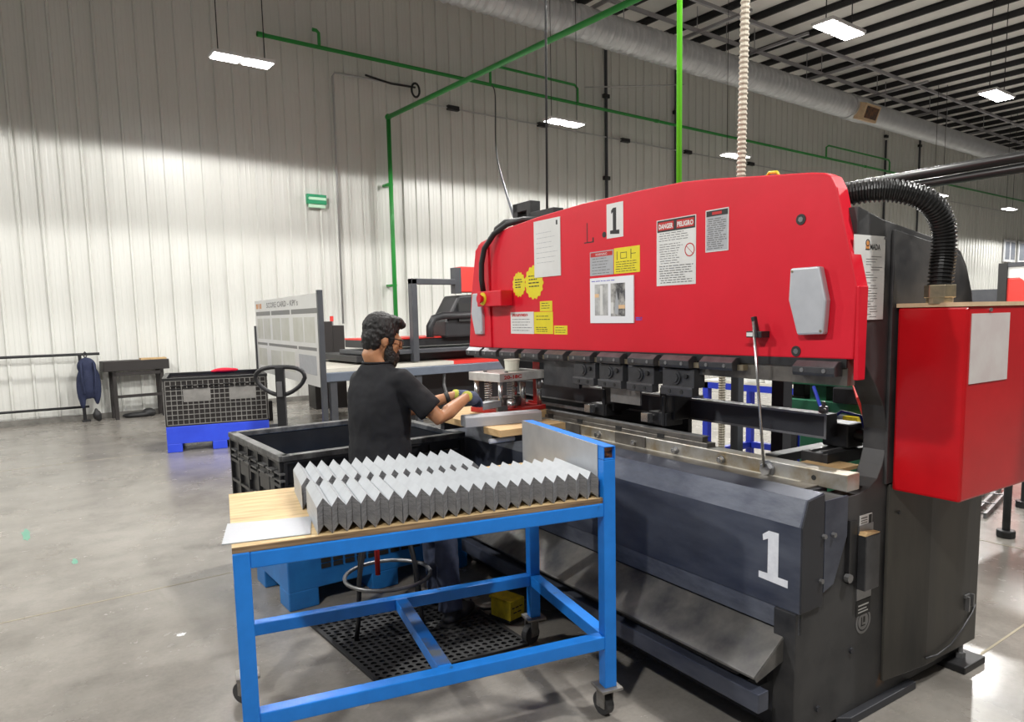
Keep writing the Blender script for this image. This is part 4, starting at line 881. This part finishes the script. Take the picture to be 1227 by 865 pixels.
MB().box((0,0,0),(.395,.295,.030)).build('base_plate', 'die_red', ds, bevel=.002)
tp = MB().box((-.005,-.005,.205),(.40,.30,.258)).build('top_plate', 'die_plate', ds, bevel=.003)
v, f = text_pts('20-18C', .030, .0012); mx = max(p[0] for p in v)
MB().add([(.03+p[0]*.15/mx, -.0058, .222+p[1]) for p in v], f).build('red_writing', 'ink_red', tp)
for x, y in ((.09,.04),(.05,.20),(.30,.24)): MB().cyl((x,y,.258),(x,y,.266), .012, 8).build('plate_bolt', 'ink_grey', tp)
for x, y in ((.03,.03),(.365,.03),(.03,.265),(.365,.265)):
    po = MB().cyl((x,y,.03),(x,y,.205), .016, 12).build('guide_post', 'bright_steel', ds, smooth=True)
    MB().cyl((x,y,.135 if x > .1 else .03),(x,y,.205 if x > .1 else .06), .021, 14).build('post_bush', 'dull_steel', po, smooth=True)
for x, y in ((.135,.05),(.04,.16)):
    sp = MB().tube([(x+.023*math.cos(q*.55), y+.023*math.sin(q*.55), .075+q*.0013) for q in range(98)], .0035, 5).build('spring', 'bright_steel', ds, smooth=True)
    MB().cyl((x,y,.03),(x,y,.078), .030, 14).build('spring_seat', 'bright_steel', sp, smooth=True)
MB().cyl((.245,.06,.03),(.245,.06,.185), .019, 12).build('stop_pin', 'bright_steel', ds, smooth=True)
MB().box((.10,.10,.03),(.30,.22,.09)).build('die_block', 'dull_steel', ds, bevel=.003)
MB().box((.385,.06,.03),(.40,.16,.045)).box((.395,.06,.03),(.402,.12,.33)).build('red_guard', 'die_red', ds)
MB().box((-.02,-.0,.02),(.06,.02,.055)).build('side_stop', 'dull_steel', ds)
o = MB().cyl((0,0,0),(0,0,.066), .046, 20, .050).cyl((0,0,.066),(0,0,.074), .053, 20).build('ram_pad', 'foam_white', bevel=.004); o.location = (2.715, 3.68, 1.346)
tag(o, 'off-white round pad standing on the top plate of the die set', 'pad')
wp = thing('workpiece', 'small grey bent plate held by the gloves at the die set', 'steel part', (2.36, 3.525, 1.175), math.radians(18))
MB().box((-.02,-.035,0),(.16,.035,.004)).build('plate_body', 'angle_grey', wp); MB().box((-.02,-.035,-.035),(.16,-.031,.004)).build('plate_flange', 'angle_grey', wp)

# ------------------------------------------------------------------ floor mat, stool, pedal
mc = [Vector((1.335,3.76,0)), Vector((1.345,2.93,0)), Vector((2.125,2.79,0)), Vector((2.165,3.60,0))]
def mat_pt(s_, t_, z): p = (mc[1]*(1-s_)+mc[2]*s_)*(1-t_)+(mc[0]*(1-s_)+mc[3]*s_)*t_; return (p.x, p.y, z)
mm = MB(); NX, NY = 19, 20
for i in range(NX):
    for jj in range(NY):
        s0, s1, t0, t1 = i/NX, (i+1)/NX, jj/NY, (jj+1)/NY; sc_, tc_ = (s0+s1)/2, (t0+t1)/2
        sq = [(s0,t0),(sc_,t0),(s1,t0),(s1,tc_),(s1,t1),(sc_,t1),(s0,t1),(s0,tc_)]
        oc = [(sc_+.36/NX*math.cos(q), tc_+.36/NY*math.sin(q)) for q in (math.radians(225+45*e) for e in range(8))]
        vs = [mat_pt(a, b, .012) for a, b in sq] + [mat_pt(a, b, .012) for a, b in oc] + [mat_pt(a, b, .002) for a, b in oc]
        mm.add(vs, [(e, (e+1)%8, 8+(e+1)%8, 8+e) for e in range(8)] + [(8+e, 8+(e+1)%8, 16+(e+1)%8, 16+e) for e in range(8)])
o0 = mat_pt(.5,.5,0)
mo = mm.build('floor_mat', 'rubber_mat', None, o0); mo.location = o0
tag(mo, 'black rubber floor mat with round holes beneath the stool and boots', 'mat')
MB().add([mat_pt(0,0,.0015), mat_pt(1,0,.0015), mat_pt(1,1,.0015), mat_pt(0,1,.0015)], [(0,1,2,3)]).build('mat_underside', 'rubber_mat', mo, o0)
edge = MB()
for (a, b), (c, d) in (((0,0),(1,0)),((1,0),(1,1)),((1,1),(0,1)),((0,1),(0,0))): edge.bar(mat_pt(a,b,.008), mat_pt(c,d,.008), .022, .014)
edge.build('mat_border', 'rubber_mat', mo, o0)
SX, SY = 1.685, 3.485
stl = thing('work_stool', 'tall black steel stool with a foot ring under the seated worker', 'stool', (SX, SY, 0), 0)
MB().cyl((0,0,.745),(0,0,.79), .17, 24).build('seat', 'black_metal', stl, bevel=.012)
MB().tube([(.235*math.cos(q*math.pi/16), .235*math.sin(q*math.pi/16), .285) for q in range(32)], .011, 8, closed=True).build('foot_ring', 'dull_steel', stl, smooth=True)
for q in (20, 110, 200, 290):
    c_, s_ = math.cos(math.radians(q)), math.sin(math.radians(q)); MB().tube([(.10*c_,.10*s_,.745),(.215*c_,.215*s_,.33),(.235*c_,.235*s_,.10),(.255*c_,.255*s_,.014)], .013, 8).build('leg', 'black_metal', stl, smooth=True)
MB().cyl((-.06,.0,.30),(-.06,.0,.745), .014, 10).build('seat_screw', 'ink_red', stl, smooth=True)
remesh(MB().ell((.05,-.02,.66),(.15,.11,.09)).ell((.14,-.06,.62),(.09,.08,.08)).ell((-.04,-.08,.68),(.09,.07,.06)).build('plastic_wrap', 'clear_plastic', stl), .014, 1)
fp = thing('foot_pedal', 'yellow guarded foot pedal on the floor by the worker\'s boots', 'pedal', (2.225, 3.10, 0.013), math.radians(100)); fp.scale = (.8,.8,.95)
MB().box((-.08,-.07,0),(.12,.07,.018)).build('pedal_base', 'black_metal', fp)
MB().box((-.08,-.07,.018),(.10,-.06,.13)).build('guard_side', 'yellow_paint', fp); MB().box((-.08,.06,.018),(.10,.07,.13)).build('guard_side', 'yellow_paint', fp); MB().box((-.08,-.07,.12),(.12,.07,.132)).build('guard_top', 'yellow_paint', fp)
pf = MB().box((-.088,-.07,.02),(-.08,.07,.132)).build('guard_front', 'yellow_paint', fp)
for k_, (y0_, y1_) in enumerate(((-.05,-.02),(-.012,.02),(.028,.052),(-.035,.0),(.008,.04))): MB().box((-.0892,y0_,.085-.03*(k_//3)),(-.088,y1_,.092-.03*(k_//3))).build('pedal_scribble', 'ink', pf)
MB().box((-.05,-.045,.03),(.09,.045,.05)).build('tread', 'black_metal', fp)
MB().tube([(.12,0,.03),(.22,.03,.008),(.33,.02,.008),(.42,-.03,.008)], .008, 6).build('pedal_cable', 'black_cable', fp)

# ------------------------------------------------------------------ worker on the stool
BF, BR_ = Vector((.94,.342,0)), Vector((.342,-.94,0))     # body forward, body right
person = thing('person', 'worker in black T-shirt, glasses and gloves seated at the press', 'person', (1.66, 3.52, 0), 0)
PB = (1.66, 3.52, 0)
def H(mb, name, mat, parent=None, **k): return mb.build(name, mat, parent or person, PB, **k)
def ering(c, hw, hd, n=24, fx=BF, rx=BR_, lean=0.0, sq=.85):
    c = Vector(c); out = []
    for i in range(n):
        q = 2*math.pi*i/n; ca_, sa_ = math.cos(q), math.sin(q)
        out.append(c + rx*hw*math.copysign(abs(ca_)**sq, ca_) + fx*hd*math.copysign(abs(sa_)**sq, sa_) + Vector((0,0,lean*sa_*hd)))
    return out
rsh, lsh = Vector((1.762,3.388,1.368)), Vector((1.660,3.672,1.355))
rel, rwr = Vector((1.925,3.275,1.155)), Vector((2.156,3.354,1.250))
lel, lwr = Vector((1.905,3.735,1.140)), Vector((2.235,3.600,1.235))
hd_c = Vector((1.752,3.562,1.592)); HF = Vector((.985,-.17,-.22)).normalized(); HL = Vector((0,0,1)).cross(HF).normalized(); HU = HF.cross(HL)
def hp_(x, y, z): return hd_c + HF*x + HL*y + HU*z
Hrot = Matrix((HF, HL, HU)).transposed().to_euler()
def hell(mb, c, r): return mb.ell(hp_(*c), r, Hrot)
# body: head, neck, arms, hands, torso core and legs as one surface
bm_ = MB()
hell(bm_, (-.015,0,.022), (.098,.076,.102)); hell(bm_, (.030,0,-.035), (.068,.060,.085)); hell(bm_, (.045,0,-.075), (.050,.046,.045)); hell(bm_, (.088,0,.012), (.016,.042,.014))
bm_.tube([hp_(.088,0,.01), hp_(.104,0,-.018), hp_(.110,0,-.034), hp_(.090,0,-.046)], [.009,.013,.015,.010], 8)
for sd in (-1, 1): hell(bm_, (-.008,sd*.077,-.018), (.019,.011,.033)); hell(bm_, (.06,sd*.035,-.028), (.025,.022,.022))
bm_.tube([hp_(-.02,0,-.04), hp_(-.045,0,-.10), (1.718,3.570,1.445), (1.708,3.562,1.39)], [.060,.058,.064,.080], 16)
bm_.loft([ering((1.69,3.53,.84),.155,.12), ering((1.695,3.532,1.02),.145,.105), ering((1.70,3.54,1.22),.155,.105), ering((1.705,3.55,1.35),.14,.075), ering((1.708,3.565,1.41),.07,.06)])
for sh, el, wr in ((rsh, rel, rwr), (lsh, lel, lwr)):
    bm_.tube([sh, sh.lerp(el,.5), el, el.lerp(wr,.3), el.lerp(wr,.75), wr], [.055,.048,.040,.043,.033,.027], 14)
rhip, rkn, ran = Vector((1.72,3.475,.85)), Vector((2.005,3.395,.49)), Vector((1.945,3.255,.10))
lhip, lkn, lan = Vector((1.665,3.635,.85)), Vector((2.03,3.62,.52)), Vector((2.03,3.52,.10))
for hp0, kn, an in ((rhip,rkn,ran),(lhip,lkn,lan)): bm_.tube([hp0, hp0.lerp(kn,.5), kn, kn.lerp(an,.35), an], [.075,.068,.050,.048,.036], 14)
body = remesh(H(bm_, 'body', 'skin'), .0085, 4)
# T-shirt with short sleeves
sh_ = MB().loft([ering((1.690,3.528,.86),.190,.150), ering((1.694,3.530,.95),.184,.142), ering((1.698,3.534,1.06),.178,.132), ering((1.702,3.540,1.20),.186,.138), ering((1.704,3.545,1.30),.196,.126), ering((1.706,3.552,1.37),.182,.100), ering((1.707,3.557,1.40),.145,.092), ering((1.708,3.562,1.425),.105,.084), ering((1.714,3.570,1.455),.080,.074)])
for q in (rsh, lsh): sh_.tube([(1.708,3.562,1.405), Vector((1.706,3.556,1.395)).lerp(q,.5)+Vector((0,0,.006)), q, q+(q-Vector((1.706,3.556,1.385)))*.10-Vector((0,0,.02))], [.055,.060,.066,.062], 14)
for s0, el in ((rsh, rel), (lsh, lel)):
    ax = (el-s0).normalized()
    sh_.tube([s0-ax*.03+Vector((0,0,.0)), s0+ax*.03, s0.lerp(el,.35), s0.lerp(el,.70), s0.lerp(el,.78)], [.058,.068,.069,.072,.073], 16)
shirt = remesh(H(sh_, 'tshirt', 'shirt_black'), .0105, 5)
tx = bpy.data.textures.new('folds', 'CLOUDS'); tx.noise_scale = .11; tx.noise_depth = 2
dm = shirt.modifiers.new('folds', 'DISPLACE'); dm.texture = tx; dm.strength = .022; dm.mid_level = .5; dm.texture_coords = 'LOCAL'
H(MB().tube([Vector(p)+Vector((0,0,.004)) for p in ering((1.714,3.571,1.456),.078,.072)], .006, 6, closed=True), 'collar', 'shirt_black', shirt)
# trousers, boots
tr = MB().loft([ering((1.685,3.53,.80),.16,.13), ering((1.688,3.53,.88),.175,.14), ering((1.69,3.53,.96),.165,.13)])
for hp0, kn, an in ((rhip,rkn,ran),(lhip,lkn,lan)): tr.tube([hp0, hp0.lerp(kn,.45), kn, kn.lerp(an,.4), kn.lerp(an,.85), an-Vector((0,0,.02))], [.095,.086,.070,.066,.066,.070], 16)
jeans = remesh(H(tr, 'trousers', 'denim'), .012, 4)
tx2 = bpy.data.textures.new('creases', 'CLOUDS'); tx2.noise_scale = .06
dm = jeans.modifiers.new('creases', 'DISPLACE'); dm.texture = tx2; dm.strength = .016; dm.texture_coords = 'LOCAL'
for an in (ran, lan):
    b_ = MB().ell(an+Vector((0,0,-.005)), (.052,.05,.07)).ell(an+BF*.08+Vector((0,0,-.050)), (.13,.048,.042), (0,0,math.radians(20))).ell(an+BF*.0+Vector((0,0,-.055)), (.07,.045,.032), (0,0,math.radians(20)))
    bt = remesh(H(b_, 'boot', 'boot_dark'), .009, 3)
    H(MB().obox(an+BF*.055+Vector((0,0,-.084)), (.27,.09,.022), (0,0,math.radians(20))), 'boot_sole', 'black_cable', bt, bevel=.01)
# hair, beard, glasses
hr = MB()
hell(hr, (-.022,0,.052), (.104,.086,.090)); hell(hr, (-.072,0,.000), (.046,.076,.078)); hell(hr, (.040,0,.098), (.062,.064,.036)); hell(hr, (.085,.0,.088), (.030,.045,.022)); hell(hr, (-.075,0,-.045), (.034,.060,.042))
for sd in (-1,1): hell(hr, (-.015,sd*.064,.030), (.062,.024,.052)); hell(hr, (.030,sd*.066,.005), (.016,.012,.045)); hell(hr, (-.055,sd*.055,-.020), (.035,.026,.055))
hair = remesh(H(hr, 'hair', 'hair_black'), .0055, 3)
tx3 = bpy.data.textures.new('locks', 'CLOUDS'); tx3.noise_scale = .016; tx3.noise_depth = 1
dm = hair.modifiers.new('locks', 'DISPLACE'); dm.texture = tx3; dm.strength = .010; dm.texture_coords = 'LOCAL'
be = MB()
hell(be, (.058,0,-.098), (.050,.052,.046)); hell(be, (.066,0,-.128), (.038,.040,.034)); hell(be, (.092,0,-.064), (.016,.030,.012))
for sd in (-1,1): hell(be, (.028,sd*.052,-.070), (.026,.016,.052)); hell(be, (.045,sd*.044,-.100), (.038,.024,.044))
beard = remesh(H(be, 'beard', 'beard_dark'), .0055, 3)
dm = beard.modifiers.new('locks', 'DISPLACE'); dm.texture = tx3; dm.strength = .008; dm.texture_coords = 'LOCAL'
gl = H(MB().tube([hp_(-.01,-.080,.004), hp_(.05,-.076,.004), hp_(.092,-.066,.002)], .003, 6).tube([hp_(-.01,.080,.004), hp_(.05,.076,.004), hp_(.092,.066,.002)], .003, 6)
       .tube([hp_(.096,-.066,.006), hp_(.104,-.03,.008), hp_(.108,0,.006), hp_(.104,.03,.008), hp_(.096,.066,.006)], .003, 6), 'glasses', 'ink')
for sd in (-1,1):
    H(MB().tube([hp_(.100-.006*abs(math.cos(q*math.pi/8)), sd*.037+.028*math.cos(q*math.pi/8), -.014+.021*math.sin(q*math.pi/8)) for q in range(16)], .002, 5, closed=True), 'lens_rim', 'ink', gl)
    H(MB().add([hp_(.100, sd*.037+.027*math.cos(q*math.pi/8), -.014+.020*math.sin(q*math.pi/8)) for q in range(16)] + [hp_(.0985, sd*.037+.027*math.cos(q*math.pi/8), -.014+.020*math.sin(q*math.pi/8)) for q in range(16)], [tuple(range(16)), tuple(range(31,15,-1))] + [(q,(q+1)%16,16+(q+1)%16,16+q) for q in range(16)]), 'lens', 'glass', gl)
# gloves: palm, four bent fingers, thumb; yellow cuff
def glove(wr, tip, up, thumb_side):
    d = (tip-wr).normalized(); sd = d.cross(Vector(up)).normalized(); n_ = sd.cross(d)
    g = MB().tube([wr-d*.01, wr+d*.03, wr+d*.06, wr+d*.092], [.030,.036,.042,.036], 12, sx=1.0)
    for k, (ln, off) in enumerate(((.070,-.030),(.080,-.010),(.076,.011),(.060,.031))):
        b0 = wr+d*.085+sd*off; g.tube([b0, b0+d*ln*.45-n_*.004, b0+d*ln*.80-n_*.020, b0+d*ln*.95-n_*.040], [.0115,.0110,.0100,.0085], 8)
    b0 = wr+d*.035+sd*(.030*thumb_side); g.tube([b0, b0+d*.025+sd*.020*thumb_side-n_*.012, b0+d*.055+sd*.016*thumb_side-n_*.030], [.014,.013,.010], 8)
    go = remesh(H(g, 'glove', 'glove_blue'), .0042, 3)
    H(MB().tube([wr-d*.018, wr-d*.010, wr-d*.002, wr+d*.004], [.0285,.0305,.0315,.0315], 14), 'glove_cuff', 'glove_yellow', go, smooth=True)
    return go
glove(rwr, Vector((2.335,3.465,1.195)), (0,0,1), -1)
glove(lwr, Vector((2.40,3.585,1.19)), (0,0,1), 1)
H(MB().tube([lwr+(lel-lwr).normalized()*.045, lwr+(lel-lwr).normalized()*.07], [.034,.034], 14), 'wristband', 'ink', smooth=True)

# ------------------------------------------------------------------ behind the press, seen through its opening
rk = thing('blue_rack', 'blue steel bench frame behind the press opening', 'bench', (5.5, 3.2, 0), 0)
for x, y in ((5.5,4.30),(5.5,3.05),(6.2,4.30),(6.2,3.05)): MB().box((x,y,0),(x+.06,y+.06,1.02)).build('leg', 'rack_blue', rk, (5.5,3.2,0))
for z in (.30, .97):
    for x in (5.5, 6.2): MB().box((x,3.05,z),(x+.06,4.36,z+.06)).build('rail', 'rack_blue', rk, (5.5,3.2,0))
    for y in (3.05, 4.30): MB().box((5.5,y,z),(6.26,y+.06,z+.06)).build('rail', 'rack_blue', rk, (5.5,3.2,0))
MB().box((5.5,3.05,1.03),(6.26,4.36,1.05)).build('bench_top', 'table_cream', rk, (5.5,3.2,0))
MB().box((5.62,3.30,.0),(5.78,3.42,1.32)).build('blue_column', 'rack_blue', rk, (5.5,3.2,0)); MB().box((5.60,3.42,0),(5.70,3.50,1.32)).build('dark_column', 'black_metal', rk, (5.5,3.2,0))
disc = MB().ring((0,0,0), (0,0,1), .035, .115, .032, 18).build('white_ring', 'white_part', bevel=.006)
first = True
for i, (x, y) in enumerate(((5.62,4.12),(5.62,3.84),(5.62,3.62),(5.92,3.98),(5.92,3.18))):
    for k in range(5):
        o = disc if first else disc.copy()
        if not first: col.objects.link(o)
        first = False; o.location = (x, y, 1.0505+k*.0325); tag(o, 'white ring part piled on the blue bench behind the press', 'ring part', 'white ring parts on the blue bench')
sw = thing('screw_jack', 'threaded pale screw beside a grey post behind the press', 'screw jack', (4.72, 3.55, 0), 0)
pz = [(0,0,.02+.005*k) for k in range(283)]
MB().tube(pz, [.030 if (k//2) % 2 else .025 for k in range(len(pz))], 10).build('screw', 'beige_hose', sw); MB().box((.05,-.12,0),(.12,-.05,1.45)).build('post', 'grey_paint', sw); MB().box((-.15,-.25,0),(.25,.15,.02)).build('foot', 'grey_paint', sw)
gm = thing('green_machine', 'dark green machine with a flat arm behind the press', 'machine', (4.75, 2.6, 0), 0)
def GM(mb, name, mat='green_machine', **k): return mb.build(name, mat, gm, (4.75,2.6,0), **k)
GM(MB().box((4.62,2.28,.0),(5.3,2.80,.86)), 'machine_body', bevel=.01)
GM(MB().box((4.66,2.12,1.165),(5.3,3.00,1.225)), 'upper_arm', bevel=.006)
GM(MB().box((4.70,2.22,.86),(5.25,2.90,.90)), 'machine_table', 'dull_steel')
GM(MB().box((4.64,2.30,.98),(5.3,2.95,1.06)), 'cross_arm', bevel=.006)
GM(MB().box((4.68,2.64,.86),(4.80,2.76,1.20)), 'pillar')
GM(MB().box((4.9,2.30,.86),(5.2,2.45,1.18)), 'pillar')
GM(MB().box((4.60,2.33,1.06),(4.9,2.55,1.17)), 'tool_head', 'black_metal', bevel=.01)
GM(MB().tube([(4.62,2.70,1.16),(4.55,2.60,1.02),(4.58,2.50,.90)], .012, 6), 'air_hose', 'rack_blue')
GM(MB().tube([(4.60,2.40,1.20),(4.52,2.33,1.12),(4.55,2.30,1.0)], .012, 6), 'red_hose', 'machine_red')
GM(MB().box((4.58,2.36,.90),(4.66,2.46,.98)), 'yellow_cap', 'yellow_paint')
o = MB().box((0,0,0),(.09,.09,.085)).box((-.03,-.03,-.012),(.12,.12,.0)).build('black_block', 'black_metal', bevel=.004); o.location = (4.72, 2.83, 1.073)
tag(o, 'square black block standing on the arm of the green machine', 'block')
# ------------------------------------------------------------------ right of the press
sd = thing('side_stand', 'black stand with a single leg and round foot beside the press', 'stand', (5.90, 1.90, 0), 0)
MB().cyl((0,0,.05),(0,0,.86), .026, 12).build('leg', 'black_metal', sd); MB().cyl((0,0,0),(0,0,.055), .065, 8).build('foot', 'black_metal', sd, bevel=.01)
MB().cyl((1.0,.2,.05),(1.0,.2,.86), .026, 12).build('leg', 'black_metal', sd); MB().cyl((1.0,.2,0),(1.0,.2,.055), .065, 8).build('foot', 'black_metal', sd)
MB().box((-.1,-.1,.86),(1.2,.5,.92)).build('stand_top', 'black_metal', sd)
MB().cyl((.02,.02,.30),(1.0,.2,.56), .016, 10).build('brace_tube', 'bright_steel', sd, smooth=True)
gt = thing('steel_grate', 'flat grey steel floor grate with long bars beside the black stand', 'grate', (6.3, 2.17, 0), math.radians(10))
for k in range(9): MB().box((0,k*.075,0),(1.15,k*.075+.022,.04)).build('grate_bar', 'dull_steel', gt)
for x in (0, .38, .76, 1.13): MB().box((x,0,.034),(x+.02,.62,.045)).build('cross_bar', 'dull_steel', gt)
rm = thing('red_machine', 'bright red cabinet machine with a black edge far behind the press', 'machine', (12, 3.6, 0), math.radians(-8))
MB().box((0,-1.2,0),(1.6,.50,2.10)).build('cabinet', 'machine_red', rm, bevel=.02); MB().box((-.03,.44,0),(1.6,.56,2.32)).build('black_edge', 'ink', rm)
MB().box((0,-1.2,2.10),(1.6,.44,2.26)).build('top_panel', 'white_part', rm); MB().prism([(.28,2.10),(-.22,2.10),(.03,1.90)], 'x', -.006, .0).build('panel_vee', 'paper_pink', rm)
MB().box((-.02,-1.2,2.26),(1.62,.56,2.32)).build('top_edge', 'grey_paint', rm)
o = MB().box((0,0,0),(.4,5.0,1.0)).box((-.02,-.02,1.0),(.42,5.02,1.04)).box((0,0,0),(.02,5.0,1.55)).build('dark_partition', 'grey_paint'); o.location = (17.0, 5.6, 0); o.scale = (1,1,1.32)
tag(o, 'long dark partition far behind the press beside the red machine', 'partition')
for i, (x, wd) in enumerate(((43.0,1.5),(45.0,2.4))):
    wn = struct(MB().box((0,0,0),(wd,.06,1.15)).build('window_%d' % (i+1), 'white_frame'), 'small framed window high in the far end of the wall'); wn.location = (x, 14.60, 4.0)
    for k in range(2): MB().box((.12+k*wd/2,-.01,.12),(wd/2-.06+k*wd/2,.0,1.03)).build('pane', 'window_pane', wn)
